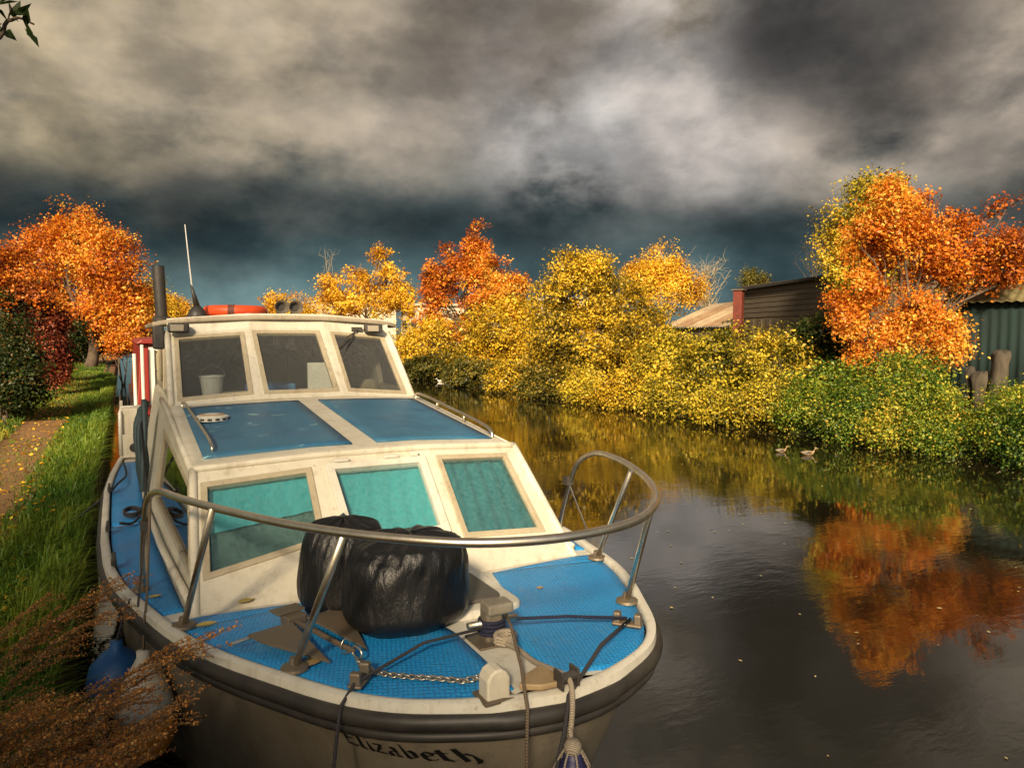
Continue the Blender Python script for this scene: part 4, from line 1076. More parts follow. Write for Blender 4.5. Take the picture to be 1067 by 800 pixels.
# orange tree on the right, with a redder limb reaching right
ftree('orange_tree', 'big orange tree on the right far bank, hanging low beside the green shed', 'tree', 945, 16.6,
      [(935, 228, 34, 32), (908, 262, 34, 32), (958, 262, 42, 34), (925, 292, 34, 26), (890, 305, 26, 24, .05), (965, 305, 32, 30, .05), (882, 338, 18, 22, .08), (905, 350, 22, 24, .14), (890, 375, 15, 18, .16), (935, 340, 22, 20, .1), (945, 372, 20, 18, .16), (975, 345, 24, 28, .08), (988, 370, 16, 14, .1),
       (985, 240, 24, 20, -.12), (1000, 275, 32, 24, -.16), (1030, 255, 32, 22, -.26), (1072, 268, 38, 24, -.3), (1012, 228, 20, 13, -.2), (1045, 216, 18, 7, -.2), (1062, 208, 9, 5, -.2), (1035, 285, 26, 14, -.3), (918, 205, 14, 12, -.05)],
      L_OR, 2300, 17, .20, 5.0, .10, 11, group=GT, stems=3, gap=-.10, gsc=3.2, ntw=110)
ftree('ash_tree', 'tall olive green tree rising behind the left shoulder of the orange tree', 'tree', 895, 21,
      [(888, 235, 32, 42), (903, 210, 24, 24), (874, 262, 22, 26), (918, 203, 16, 16), (892, 285, 30, 26)], L_BR, 1000, 15, .24, 4.2, .12, 12, group=GT, gap=-.10, ntw=60)
# big golden hawthorn in the middle
ftree('hawthorn_tree', 'broad yellow green hawthorn at the middle of the far bank, branches to the water', 'tree', 617, 15.6,
      [(598, 300, 36, 34, -.06), (575, 315, 24, 24, -.1), (630, 300, 24, 22, 0), (640, 318, 42, 36, -.08), (585, 335, 34, 34, -.16), (665, 345, 36, 34, -.1), (610, 360, 46, 36, -.2), (645, 385, 42, 32, -.15), (580, 380, 34, 30, -.3), (612, 280, 22, 16, .1), (690, 372, 24, 30)],
      L_YG, 2300, 16, .22, 4.2, .13, 13, group=GT, stems=3, gap=-.22, ntw=80)
ftree('golden_bush', 'golden bush between the orange maple and the broad hawthorn', 'bush', 523, 15.4,
      [(520, 345, 32, 30), (505, 375, 26, 24, -.1), (545, 360, 26, 34), (530, 385, 36, 22, -.1), (540, 325, 18, 14), (556, 385, 22, 22, -.2)], L_YG, 1300, 15, .24, 4.0, .07, 14, group=GB, stems=3, gap=-.25)
ftree('maple_tree', 'orange maple with a pointed crown, left of the golden bush', 'tree', 490, 17.5,
      [(494, 264, 18, 20), (472, 284, 22, 18), (514, 284, 24, 20), (492, 300, 36, 26), (458, 308, 20, 18), (526, 308, 22, 18, .08), (478, 338, 32, 24, .10), (500, 246, 8, 13), (528, 276, 10, 12), (452, 290, 12, 9), (541, 298, 10, 9), (465, 265, 9, 9), (505, 335, 26, 22, .1), (450, 335, 14, 14)],
      L_OR, 1500, 17, .26, 4.0, .16, 15, group=GT, gap=-.12, gsc=2.2, ntw=70)
ftree('shrub', 'dull golden shrub trailing in the water under the orange maple', 'bush', 460, 15.2,
      [(440, 362, 24, 20, .1), (470, 372, 24, 20, -.3), (425, 368, 16, 16, .1), (455, 348, 20, 14, .15)], L_YG, 800, 15, .3, 3.6, .06, 16, group=GB, stems=3)
ftree('poplar_tree', 'bright yellow tree just above the right end of the wheelhouse roof', 'tree', 380, 22,
      [(395, 285, 22, 22), (365, 300, 24, 22), (410, 300, 20, 22), (385, 315, 34, 22), (345, 300, 14, 14), (398, 270, 12, 12), (420, 318, 16, 18), (350, 320, 22, 14)], L_GO, 900, 15, .42, 3.6, .18, 17, group=GT, bark=BARKP, gap=-.05, ntw=80, gsc=1.6)
ftree('round_tree', 'small round yellow tree seen behind the twin horns', 'tree', 302, 17, [(302, 320, 20, 17), (292, 330, 14, 12), (314, 330, 14, 12)], L_GO, 420, 14, .5, 3.2, .15, 18, group=GT, gsc=1.2)
ftree('round_tree', 'tiny yellow tree in the distance between the exhaust stack and the aerial', 'tree', 184, 6, [(184, 322, 14, 11), (192, 330, 10, 9)], L_GO, 200, 13, .7, 3.0, .15, 19, Y=121, group=GT, gsc=.9)
ftree('birch_tree', 'feathery golden birch standing behind the hawthorn', 'tree', 690, 27,
      [(688, 274, 20, 22), (674, 292, 22, 24), (706, 290, 22, 26), (690, 308, 38, 24), (684, 258, 11, 13), (722, 300, 13, 20), (660, 290, 12, 16), (700, 270, 12, 16)], L_GO, 1500, 14, .26, 3.2, .12, 20, group=GT, bark=BARKP, gap=-.02, ntw=90, gsc=2.2, droop=1.2)
ftree('dark_tree', 'small dark round tree on the skyline beside the dark shed', 'tree', 782, 46, [(782, 291, 13, 8), (775, 296, 9, 6), (791, 297, 9, 6)], L_BRN, 260, 13, .4, 2.6, .16, 21, group=GT)
def bare_tree(px, off, ztop_py, w_px, label, seed, bark, n=26, r0=.12):
    x, y, mpp = far(px, off); rng = np.random.default_rng(seed); b0 = float(np.interp(x, xs, zs_)); zt = zpy(ztop_py, mpp)
    g = G(); st = wig((x, y, b0 - .1), (x + rng.normal() * .2, y, b0 + (zt - b0) * .78), rng, 7, .02); g.tube(st, [r0 * (1 - .09 * i) for i in range(8)], 8)
    for i in range(n):
        k = rng.integers(3, 8); q = 2 * math.pi * rng.random(); rr_ = w_px * mpp * rng.uniform(.45, 1)
        e = (x + rr_ * math.cos(q), y + rr_ * math.sin(q), min(zt, st[k][2] + (zt - st[k][2]) * rng.uniform(.2, 1) + .3))
        br = wig(st[k], e, rng, 5, .10); g.tube(br, [r0 * .34 * (1 - .15 * j) for j in range(6)], 5)
        for j in range(7):
            p = br[rng.integers(2, 6)]; tip = np.array(p) + rng.normal(size=3) * w_px * mpp * .28 + np.array([0, 0, .12 * w_px * mpp])
            g.tube(wig(p, tip, rng, 3, .12), [r0 * .13, r0 * .1, r0 * .07, r0 * .04], 4, cap=False)
    t = thing('bare_tree', (x, y, b0), label, 'tree', GT)
    g.out('branches', bark, t, smooth=True)
bare_tree(735, 41, 272, 24, 'pale leafless tree with a spreading top, left of the red post', 31, BARKP, 30, .16)
bare_tree(842, 28, 258, 15, 'thin dark leafless tree above the dark shed roof', 32, BARK, 12, .05)
bare_tree(342, 20, 262, 14, 'pale bare stems rising left of the bright yellow tree', 33, BARKP, 9, .09)

# bramble banks
def bushes(rows):
    for i, (px, off, spec, leaf, n, lab) in enumerate(rows):
        ftree('bramble', lab, 'bush', px, off, spec, leaf, n, 15, .19, 4.6, .035, 100 + 3 * i, group=GB, stems=4, zmin=.02, gap=-.16, gsc=3.2, inner=.45, upb=.7)
bushes([
    (700, 14.9, [(695, 385, 34, 36, -.14), (715, 372, 30, 28, -.1), (675, 405, 30, 24, -.1), (712, 410, 32, 26)], L_BR, 900, 'yellowing bramble touching the right side of the hawthorn'),
    (760, 14.8, [(748, 380, 32, 32, -.08), (775, 372, 32, 30, -.15), (752, 412, 36, 28, -.05), (785, 405, 30, 30, -.12)], L_BR, 1000, 'yellow bramble mound below the corrugated barn roof'),
    (815, 15.2, [(808, 375, 30, 30), (832, 372, 22, 22, -.25), (815, 408, 34, 28, -.1)], L_BR, 800, 'darker bramble mound in front of the dark timber shed'),  # negative tint on the right lobe paints in the shadow beside the orange tree
    (842, 16.0, [(848, 372, 26, 36), (868, 385, 24, 34), (835, 395, 22, 28), (855, 350, 18, 18)], L_DK, 900, 'bush with shade put into its dark leaf colour, between the yellow brambles and the big orange tree'),  # dark leaves stand in for the shadow left of the orange tree
    (805, 14.5, [(770, 428, 28, 14, .2), (800, 434, 30, 13, .15), (740, 424, 28, 13, .2)], L_BR, 420, 'low yellow growth hanging over the water edge below the brambles'),
    (860, 14.9, [(850, 420, 30, 30, -.1), (875, 412, 30, 32, -.15), (848, 448, 28, 16, .05)], L_GR, 850, 'green bramble at the left foot of the big orange tree'),
    (915, 14.8, [(905, 412, 32, 32), (935, 405, 34, 32), (920, 440, 42, 24), (890, 452, 24, 14)], L_GR, 1000, 'lush green bramble directly below the big orange tree'),
    (975, 14.7, [(962, 412, 30, 34), (985, 425, 26, 32, -.1), (968, 450, 34, 20)], L_GR, 850, 'green bramble between the orange tree and the weathered stumps'),
    (1040, 14.6, [(1025, 446, 26, 26), (1055, 438, 30, 32), (1045, 468, 40, 18), (1085, 430, 34, 40)], L_GR, 950, 'green bush at the right edge of the photo, below the stumps'),
])
edge = [(450, 'dark growth trailing in the water at the left end of the far bank', L_BRN), (497, 'olive growth trailing in the water below the orange maple', L_BRN), (540, 'golden growth trailing in the water below the golden bush', L_YG),
        (578, 'dark olive growth at the water edge under the left half of the hawthorn', L_BRN), (620, 'dull green growth at the water edge under the middle of the hawthorn', L_BR), (800, 'yellow green growth in the water at the foot of the dark mound', L_BR), (850, 'green growth hanging in the water behind the ducks', L_GR), (895, 'green growth hanging in the water just right of the ducks', L_GR), (940, 'green growth at the water edge under the orange tree', L_GR), (985, 'green growth at the water edge left of the orange seedling', L_GR), (1035, 'green growth at the water edge near the right photo edge', L_GR), (1085, 'green growth at the water edge beyond the right bush', L_GR),
        (660, 'yellow growth at the water edge under the right half of the hawthorn', L_YG), (705, 'yellow growth at the water edge right of the hawthorn', L_BR)]
for i, (px, lab, lf) in enumerate(edge):
    x, y, mpp = far(px, 13.75); wl_ = 348 + CAM.z / mpp; k = .028 / mpp
    ftree('bramble', lab, 'bush', px, 13.9, [(px - 14, wl_ - 14 * k, 22, 13 * k), (px + 12, wl_ - 12 * k, 22, 12 * k), (px, wl_ - 26 * k, 24, 16 * k)], lf, 620, 14, .20, 4.0, .02, 300 + 5 * i, group=GB, stems=4, zmin=.0, gap=-.25, inner=.5, upb=.6)
ftree('seedling', 'small orange seedling at the water edge between two green brambles', 'bush', 998, 14.3, [(998, 436, 9, 9), (996, 466, 9, 7)], L_OR, 60, 13, .10, 4.2, .012, 150, group=GB)

# near-bank trees and hedge on the left
GN = 'hedge along the towpath'
ftree('orange_tree', 'great orange tree over the far end of the towpath', 'tree', 85, 0, [(88, 262, 44, 34), (80, 238, 24, 18), (115, 278, 34, 36), (50, 285, 40, 34), (85, 305, 50, 30, .04), (130, 300, 24, 34, .1), (35, 300, 28, 30, -.08), (140, 325, 18, 24, .2), (62, 255, 26, 22), (110, 330, 34, 18, .1), (28, 268, 16, 14), (80, 335, 40, 16, -.3), (125, 345, 24, 14, -.2)],
      L_OR, 2100, 17, .42, 4.2, .30, 41, Y=42, stems=2, gap=-.16, gsc=1.5, ntw=90)
ftree('ash_tree', 'yellow green tree peeping out behind the exhaust stack', 'tree', 160, 0, [(158, 312, 14, 22), (168, 325, 12, 16), (150, 335, 16, 16)], L_YG, 360, 14, .6, 3.4, .2, 42, Y=60, gsc=1.2)
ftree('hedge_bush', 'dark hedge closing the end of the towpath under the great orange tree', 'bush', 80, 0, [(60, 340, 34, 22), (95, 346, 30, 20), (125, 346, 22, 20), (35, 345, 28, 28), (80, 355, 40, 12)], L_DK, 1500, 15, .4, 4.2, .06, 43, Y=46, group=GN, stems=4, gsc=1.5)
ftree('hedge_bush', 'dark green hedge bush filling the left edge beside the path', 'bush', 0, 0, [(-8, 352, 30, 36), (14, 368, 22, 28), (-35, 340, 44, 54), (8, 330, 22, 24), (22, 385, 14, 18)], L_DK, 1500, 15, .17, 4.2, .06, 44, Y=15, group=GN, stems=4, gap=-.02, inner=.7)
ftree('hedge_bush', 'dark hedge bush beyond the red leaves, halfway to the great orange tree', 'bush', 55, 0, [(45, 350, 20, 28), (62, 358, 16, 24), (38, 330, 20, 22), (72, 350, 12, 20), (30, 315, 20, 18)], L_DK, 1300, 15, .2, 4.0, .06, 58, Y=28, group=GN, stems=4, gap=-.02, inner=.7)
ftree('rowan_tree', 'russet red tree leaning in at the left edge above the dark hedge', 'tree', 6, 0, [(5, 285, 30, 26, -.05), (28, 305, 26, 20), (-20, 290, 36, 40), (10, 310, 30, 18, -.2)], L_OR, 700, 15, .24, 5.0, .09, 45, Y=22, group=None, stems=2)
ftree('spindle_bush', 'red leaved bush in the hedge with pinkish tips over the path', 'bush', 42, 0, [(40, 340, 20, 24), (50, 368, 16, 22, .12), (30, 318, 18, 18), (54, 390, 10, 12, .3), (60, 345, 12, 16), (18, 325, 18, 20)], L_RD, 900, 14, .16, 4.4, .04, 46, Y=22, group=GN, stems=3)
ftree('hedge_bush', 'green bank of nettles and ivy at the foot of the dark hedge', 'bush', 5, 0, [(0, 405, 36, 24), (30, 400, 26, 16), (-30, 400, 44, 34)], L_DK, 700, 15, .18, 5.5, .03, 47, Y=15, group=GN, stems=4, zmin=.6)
ftree('hedge_bush', 'orange tinted bush beside the red boat at the bend of the path', 'bush', 127, 0, [(127, 355, 11, 9), (120, 362, 9, 7)], L_OR, 200, 13, .3, 3.6, .04, 48, Y=36, group=GN, stems=3, zmin=.6)

for i, (hx, hy, hh, lab) in enumerate([(-4.7, -7.2, 4.4, 'unseen tall hedge bush added to shade the hull, farthest back along the towpath'), (-4.6, -4.9, 4.3, 'unseen broad hedge bush added to shade the hull, behind the camera'), (-4.7, -2.4, 3.7, 'unseen bushy hedge plant added to shade the near bank, beside the camera')]):  # hedge continued out of view, added and sized to shade hull and bank
    rb = random.Random(i); z0 = bankz(hx)
    lob = [(hx + rb.uniform(-.4, .4), hy + rb.uniform(-1.1, 1.1), z0 + hh * f, 1.0, 1.3, .8) for f in (.25, .3, .5, .6, .75, .8)]
    tree('hedge_bush', lab, 'bush', (hx, hy, z0), lob, L_DK, 520, 14, .26, .12, .05, 400 + i, group=GN, stems=4, gap=-.3)
# tree just out of the picture on the left; one twig of it hangs into the top corner
def near_tree():
    bx, by = -4.6, .6
    lobes = [(-4.6, .4, 4.9, 1.7, 1.6, 1.3), (-5.6, -.9, 4.5, 1.6, 1.6, 1.2), (-4.0, -1.6, 4.7, 1.4, 1.5, 1.1), (-5.6, 1.6, 4.6, 1.3, 1.3, 1.1)]
    t = thing('willow_tree', (bx, by, bankz(bx)), 'dark leafy twig of a bankside tree hanging into the top left corner', 'tree')
    Q, ti, C_ = crown(lobes, 900, 13, .28, .10, 71, -.2)
    g = trunk_mesh(G(), (bx, by, bankz(bx)), lobes, C_, .16, 72, ntw=60)
    # the twig in view
    d = look(18, 18); tip = CAM + look(36, 26) * 3.9; root = Vector((-3.4, .6, 4.6))
    p1 = CAM + look(-30, 26) * 3.9
    pts = smooth_path([root, lerp(root, p1, .6) + Vector((0, 0, .1)), p1, CAM + look(8, 22) * 3.9, CAM + look(20, 19) * 3.9, tip], 5)
    g.tube(pts, [.014 * (1 - .8 * i / len(pts)) for i in range(len(pts))], 6)
    rng = np.random.default_rng(5); P = []; Nn = []; 
    for (px, py) in [(-8, 10), (3, 3), (8, 4), (14, 12), (18, 10), (24, 10), (28, 18), (20, 16), (6, 36), (12, 36), (-3, 30), (33, 40), (32, 33), (-10, 40), (0, 14), (-20, 20), (-25, 35)]:
        P.append(CAM + look(px, py) * (3.9 + rng.normal() * .05))
    P = np.array([list(p) for p in P]); n = len(P)
    Lq = leaves_at(P, rng.normal(size=(n, 3)) + np.array([.2, -.8, .2]), np.full(n, .085), rng, None, .36)
    g.tube([CAM + look(8, 22) * 3.9, CAM + look(12, 8) * 3.92], .003, 4); g.tube([CAM + look(-5, 24) * 3.9, CAM + look(8, 36) * 3.9], .003, 4); g.tube([CAM + look(25, 22) * 3.9, CAM + look(33, 38) * 3.88], .003, 4)
    g.out('trunk', BARK, t, smooth=True)
    np_quads('crown', np.concatenate([Q, Lq]), L_DK, t, np.concatenate([ti, np.full(n, .3)]))
near_tree()

# ------------------------------------------------------------------ buildings beyond the far bank
def corr(p0, p1, up, n, amp, name, mat, parent, thick=.01):
    """corrugated sheet: ribs run along `up`; p0 -> p1 is the long edge"""
    p0, p1, up = Vector(p0), Vector(p1), Vector(up); nn = (p1 - p0).cross(up).normalized()
    g = G(); m = n * 6
    for i in range(m + 1):
        b = lerp(p0, p1, i / m) + nn * (amp * math.sin(2 * math.pi * i / 6)); g.v += [tuple(b), tuple(b + up)]
    for i in range(m): g.f.append((2 * i, 2 * i + 2, 2 * i + 3, 2 * i + 1))
    o = mesh_obj(name, g.v, g.f, mat, parent, True); s = o.modifiers.new('solid', 'SOLIDIFY'); s.thickness = thick
    return o
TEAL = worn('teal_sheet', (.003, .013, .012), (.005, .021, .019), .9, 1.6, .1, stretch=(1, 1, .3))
OLIVE = worn('mossy_sheet', (.16, .13, .055), (.10, .085, .03), .8, 3, .2)
GREYW = worn('grey_boards', (.12, .095, .065), (.065, .05, .034), .85, 5, .4, stretch=(.2, .2, 3))
BOARD = worn('brown_boards', (.085, .065, .040), (.13, .10, .06), .85, 4, .4, stretch=(.3, .3, 3))
RUSTR = worn('rusty_roof', (.30, .21, .12), (.20, .10, .045), .8, 2.2, .3)
PALEW = worn('pale_wall', (.70, .62, .46), (.58, .50, .36), .7, .8, .1)
BEDGE = Vector((0, 1, 0))
# green corrugated shed at the right
x, y, m_ = far(992, 18.5)
gs = thing('corrugated_shed', (x + 2, y - 3, .8), 'dark green corrugated shed with an olive roof at the right edge', 'shed', 'sheds beyond the far bank')
zE = 3.05
A_ = Vector((x, y, .6)); dirS = Vector((.30, -1, 0)).normalized(); B_ = A_ + dirS * 8.5; dp = Vector((1, .30, 0)).normalized()
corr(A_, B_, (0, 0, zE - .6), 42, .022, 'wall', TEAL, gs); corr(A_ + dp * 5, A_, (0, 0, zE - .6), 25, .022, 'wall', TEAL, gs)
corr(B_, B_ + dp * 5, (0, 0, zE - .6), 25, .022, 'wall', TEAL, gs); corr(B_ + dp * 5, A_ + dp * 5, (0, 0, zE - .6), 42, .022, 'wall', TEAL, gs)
ro = A_ - dirS * .25 - dp * .25 + Vector((0, 0, zE - .6 + .02)); corr(ro, ro + dirS * 9, dp * 2.75 + Vector((0, 0, 1.25)), 45, .02, 'roof', OLIVE, gs)
ro2 = A_ - dirS * .25 + dp * 5.25 + Vector((0, 0, zE - .6 + .02)); corr(ro2 + dirS * 9, ro2, -dp * 2.75 + Vector((0, 0, 1.25)), 45, .02, 'roof', OLIVE, gs)
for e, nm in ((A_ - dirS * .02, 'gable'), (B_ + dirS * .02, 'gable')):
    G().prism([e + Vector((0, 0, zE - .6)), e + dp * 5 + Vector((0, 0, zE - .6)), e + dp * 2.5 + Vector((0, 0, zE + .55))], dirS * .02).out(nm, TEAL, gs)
# long dark timber shed behind the brambles
x, y, m_ = far(772, 24); x2, y2, m2 = far(905, 21.5)
zt, zt2 = zpy(294, m_), zpy(286, m2)
ts = thing('timber_shed', ((x + x2) / 2, (y + y2) / 2, .8), 'long dark timber shed with a black felt roof edge behind the brambles', 'shed', 'sheds beyond the far bank')
dv = Vector((x2 - x, y2 - y, 0)); ln = dv.length; dv.normalize(); nv = Vector((dv.y, -dv.x, 0)); nv = nv if nv.dot(Vector((-1, 0, 0))) < 0 else -nv
back = nv * 4.0; ztm = (zt + zt2) / 2
def wallbox(a, b, z0, z1, th, name, mat, parent, bev=0): return G().prism([Vector((a.x, a.y, z0)), Vector((b.x, b.y, z0)), Vector((b.x, b.y, z1)), Vector((a.x, a.y, z1))], back.normalized() * th).out(name, mat, parent)
a0_, b0_ = Vector((x, y, 0)), Vector((x2, y2, 0))
wallbox(a0_, b0_, .6, ztm - .25, .12, 'wall', BOARD, ts)
for k in range(7):
    wallbox(a0_ - back.normalized() * .03, b0_ - back.normalized() * .03, 3.0 + k * .2, 3.0 + k * .2 + .17, .025, 'weatherboard', GREYW, ts)
for k in range(13):
    q = lerp(a0_, b0_, (k + .5) / 13); G().box((q.x, q.y, 2.2), (.3, .06, 1.4), math.atan2(dv.y, dv.x)).out('upright_board', GREYW, ts)
for e in (a0_, b0_):
    G().prism([Vector((e.x, e.y, .6)), Vector((e.x, e.y, .6)) + back, Vector((e.x, e.y, ztm - .25)) + back, Vector((e.x, e.y, ztm - .25))], dv * .1).out('side_wall', BOARD, ts)
G().prism([Vector((x, y, ztm - .24)) - back * .06 - dv * .3, Vector((x2, y2, ztm - .10)) - back * .06 + dv * .3, Vector((x2, y2, ztm + .25)) + back + dv * .3, Vector((x, y, ztm + .10)) + back - dv * .3], (0, 0, .10)).out('roof', worn('black_felt', (.016, .015, .014), (.04, .036, .03), .9, 4, .4), ts)
# low barn roof of corrugated sheets
x, y, m_ = far(688, 26); x2, y2, m2 = far(766, 24.5)
br = thing('barn', ((x + x2) / 2 + 1.5, (y + y2) / 2, .8), 'low barn with a sunlit rusty corrugated roof, left of the red post', 'barn', 'sheds beyond the far bank')
z0_, z1_ = zpy(341, (m_ + m2) / 2), zpy(317, (m_ + m2) / 2 * 1.12)
a0_, b0_ = Vector((x, y, z0_)), Vector((x2, y2, z0_)); dv = (b0_ - a0_).normalized(); nv = Vector((-dv.y, dv.x, 0)); nv = nv if nv.x > 0 else -nv
for k in range(5):
    p = lerp(a0_, b0_, k / 5) + Vector((0, 0, .015 * (k % 2))); q = lerp(a0_, b0_, (k + 1.02) / 5) + Vector((0, 0, .015 * (k % 2)))
    corr(p, q, nv * 3.2 + Vector((0, 0, z1_ - z0_)), 7, .03, 'roof_sheet', RUSTR if k % 2 else worn('grey_roof', (.42, .34, .22), (.26, .17, .09), .75, 2, .3), br)
G().box(lerp(a0_, b0_, .5) + nv * 1.7 + Vector((0, 0, (.6 - z0_) / 2)), ((b0_ - a0_).length, 3.0, z0_ - .65), math.atan2(dv.y, dv.x)).out('wall', BOARD, br)
# red steel post
x, y, m_ = far(769, 23)
rp = thing('steel_post', (x, y, .8), 'rusty red steel post at the corner between barn and dark shed', 'post')
G().box((x, y, (zpy(303, m_) + .7) / 2), (.36, .36, zpy(303, m_) - .7), .5).out('column', worn('red_oxide', (.17, .028, .014), (.09, .018, .010), .7, 3, .3), rp, bevel=.01)
G().box((x, y, zpy(303, m_) + .02), (.5, .5, .05), .5).out('cap_plate', RUST, rp, bevel=.005)
# pale industrial buildings far behind
def pale(px0, px1, off, pyt, label, n):
    x, y, m_ = far(px0, off); x2, y2, m2 = far(px1, off + 1); zt = zpy(pyt, (m_ + m2) / 2)
    t = thing('warehouse', ((x + x2) / 2, (y + y2) / 2, .8), label, 'warehouse', 'warehouses in the distance')
    c = Vector(((x + x2) / 2, (y + y2) / 2, 0)); d = Vector((x2 - x, y2 - y, 0)); L = d.length; rz_ = math.atan2(d.y, d.x); nb = Vector((-d.y, d.x, 0)).normalized(); nb = nb if nb.y > 0 else -nb
    G().box(c + nb * 4 + Vector((0, 0, zt / 2 + .3)), (L, 8, zt - .6), rz_).out('wall', PALEW, t, bevel=.05)
    G().box(c + nb * 4 + Vector((0, 0, zt + .10)), (L + .6, 8.6, .22), rz_).out('roof', worn('pale_roof', (.62, .55, .42), (.5, .43, .32), .6, 1, .1), t, bevel=.03)
    for k in range(n):
        q = c + d.normalized() * (L * ((k + .5) / n - .5)) - nb * .02
        wf = G().box(q + Vector((0, 0, zt * .62)), (L / n * .62, .08, zt * .22), rz_).out('window', FRAME, t)
        G().box(q - nb * .045 + Vector((0, 0, zt * .62)), (L / n * .54, .02, zt * .18), rz_).out('pane', M('far_glass', (.05, .05, .05), .15).m, wf)
pale(316, 362, 30, 314, 'pale warehouse left of and behind the bright yellow tree', 4)
pale(418, 446, 26, 319, 'pale warehouse showing between the yellow tree and the orange maple', 3)
pale(545, 590, 40, 313, 'pale warehouse with only its roof line above the golden bush', 4)
# weathered stumps in front of the green shed
STUMP = worn('weathered_stump', (.085, .068, .045), (.028, .022, .015), .9, 7, .7, stretch=(1, 1, .3))
for px, pt_, w_, lab, sd_ in ((1014, 383, .085, 'thin dark stump, leftmost before the green shed', 1), (1026, 388, .16, 'squat pale stump standing between the thin and the tall stump', 2), (1043, 366, .17, 'tallest weathered stump with a dark knobbed top, before the green shed', 3)):
    x, y, m_ = far(px, 16.2); rr = random.Random(sd_); zt = zpy(pt_, m_)
    pf_ = [(w_ * 1.25, .5), (w_ * 1.05, .75), (w_, 1.0), (w_ * rr.uniform(.85, 1.05), zt - .28), (w_ * rr.uniform(.9, 1.2), zt - .12), (w_ * .9, zt - .03), (w_ * .4, zt)]
    g = G().lathe(pf_, (0, 0, 0), 14)
    v_ = [(p[0] * (1 + .18 * math.sin(3 * math.atan2(p[1], p[0]) + p[2] * 4 + sd_)) + x + .05 * math.sin(2.3 * p[2] + sd_), p[1] * (1 + .15 * math.sin(5 * math.atan2(p[1], p[0]) + sd_)) + y, p[2] + .05 * math.sin(4 * math.atan2(p[1], p[0]))) for p in g.v]
    tag(mesh_obj('stump', v_, g.f, STUMP, smooth=True), lab, 'stump', 'weathered stumps')

# ------------------------------------------------------------------ second boat: red narrowboat moored behind
nb_ = thing('narrowboat', (-.15, 16, 0), 'red and white narrowboat moored further along the towpath', 'boat')
RED = worn('red_paint', (.24, .02, .014), (.18, .016, .012), .4, 3, .05)
g = G(); st = [(11.2, .05), (11.5, .45), (12.0, .78), (12.8, .98), (14, 1.05), (24, 1.05)]
for yy, hb_ in st: g.v += [(-.15 - hb_, yy, .75 if yy > 12 else .9), (-.15 - hb_ * .9, yy + .1, -.3), (-.15 + hb_ * .9, yy + .1, -.3), (-.15 + hb_, yy, .75 if yy > 12 else .9)]
for i in range(len(st) - 1):
    a, b = 4 * i, 4 * i + 4; g.f += [(a, b, b + 1, a + 1), (a + 1, b + 1, b + 2, a + 2), (a + 2, b + 2, b + 3, a + 3), (a, a + 3, b + 3, b)]
g.f += [(0, 1, 2, 3), (20, 23, 22, 21)]
g.out('hull', worn('black_hull', (.02, .02, .022), (.04, .038, .036), .5, 3, .1), nb_)
wl = G(); wl.prism([(-1.12, 13.6, .76), (.82, 13.6, .76), (.72, 13.6, 2.12), (-1.02, 13.6, 2.12)], (0, 9.5, 0)); wl.out('cabin', RED, nb_, bevel=.02)
G().prism([(-1.10, 13.45, 2.12), (.80, 13.45, 2.12), (.70, 13.45, 2.19), (-.15, 13.45, 2.24), (-1.0, 13.45, 2.19)], (0, 9.8, 0)).out('roof', RED, nb_, bevel=.01)
fw = G().box((-.36, 13.575, 1.5), (1.05, .03, 1.1)).out('front_panel', WHITE, nb_, bevel=.004)
G().box((-.36, 13.55, 1.60), (.84, .02, .78)).out('pane', M('warm_glass', (.45, .36, .22), .2).m, fw)
for k in range(4): G().box((-.78 + .28 * k, 13.535, 1.60), (.028, .02, .80)).out('glazing_bar', DARKM, fw)
for k in range(3): G().box((-.36, 13.535, 1.24 + .36 * k), (.84, .018, .025)).out('glazing_bar', DARKM, fw)
G().tube([(-1.14, 12.7, .75), (-1.14, 12.75, 1.95)], .03, 8).out('white_pole', WHITE, nb_); G().tube([(-1.0, 13.4, .75), (-1.0, 13.4, 2.1)], .03, 8).out('white_pole', WHITE, nb_)
G().box((-1.0, 22.6, 1.5), (.05, .6, .3)).out('rear_board', WHITE, nb_)

# ------------------------------------------------------------------ birds on the water
FEATH = worn('brown_feathers', (.38, .26, .14), (.22, .14, .07), .8, 14, .2); FEATHW = worn('white_feathers', (.75, .70, .60), (.6, .55, .46), .8, 10, .1)
def bird(px, py, s, rz_, mat, label, name, cat):
    d = look(px, py); t = -CAM.z / d.z; c = CAM + d * t
    t_ = thing(name, (c.x, c.y, 0), label, cat, None, rz_)
    NU = 16; v = []; f = []
    secs = [(-.24, .005, .10), (-.19, .035, .085), (-.10, .075, .07), (0, .09, .06), (.09, .08, .06), (.15, .055, .075), (.185, .034, .12), (.20, .026, .17), (.215, .032, .205), (.245, .030, .222), (.272, .014, .215), (.31, .009, .207), (.33, .003, .205)]
    for x_, r_, z_ in secs:
        for k in range(NU):
            q = 2 * math.pi * k / NU; v.append((x_ * s, r_ * s * math.cos(q) * 1.05, (z_ + r_ * math.sin(q) * (.9 if x_ < .15 else 1)) * s))
    for i in range(len(secs) - 1):
        for k in range(NU): f.append((i * NU + k, i * NU + (k + 1) % NU, (i + 1) * NU + (k + 1) % NU, (i + 1) * NU + k))
    mesh_obj('body', v, f, mat, t_, True, local=True)
    for sgn in (-1, 1):
        w = G().prism([(.10 * s, sgn * .082 * s, .10 * s), (-.02 * s, sgn * .094 * s, .13 * s), (-.22 * s, sgn * .03 * s, .125 * s), (-.12 * s, sgn * .085 * s, .06 * s), (.05 * s, sgn * .096 * s, .05 * s)], (0, sgn * .006 * s, 0))
        mesh_obj('wing', w.v, w.f, DARKM if mat is FEATH else FEATHW, t_, False, local=True)
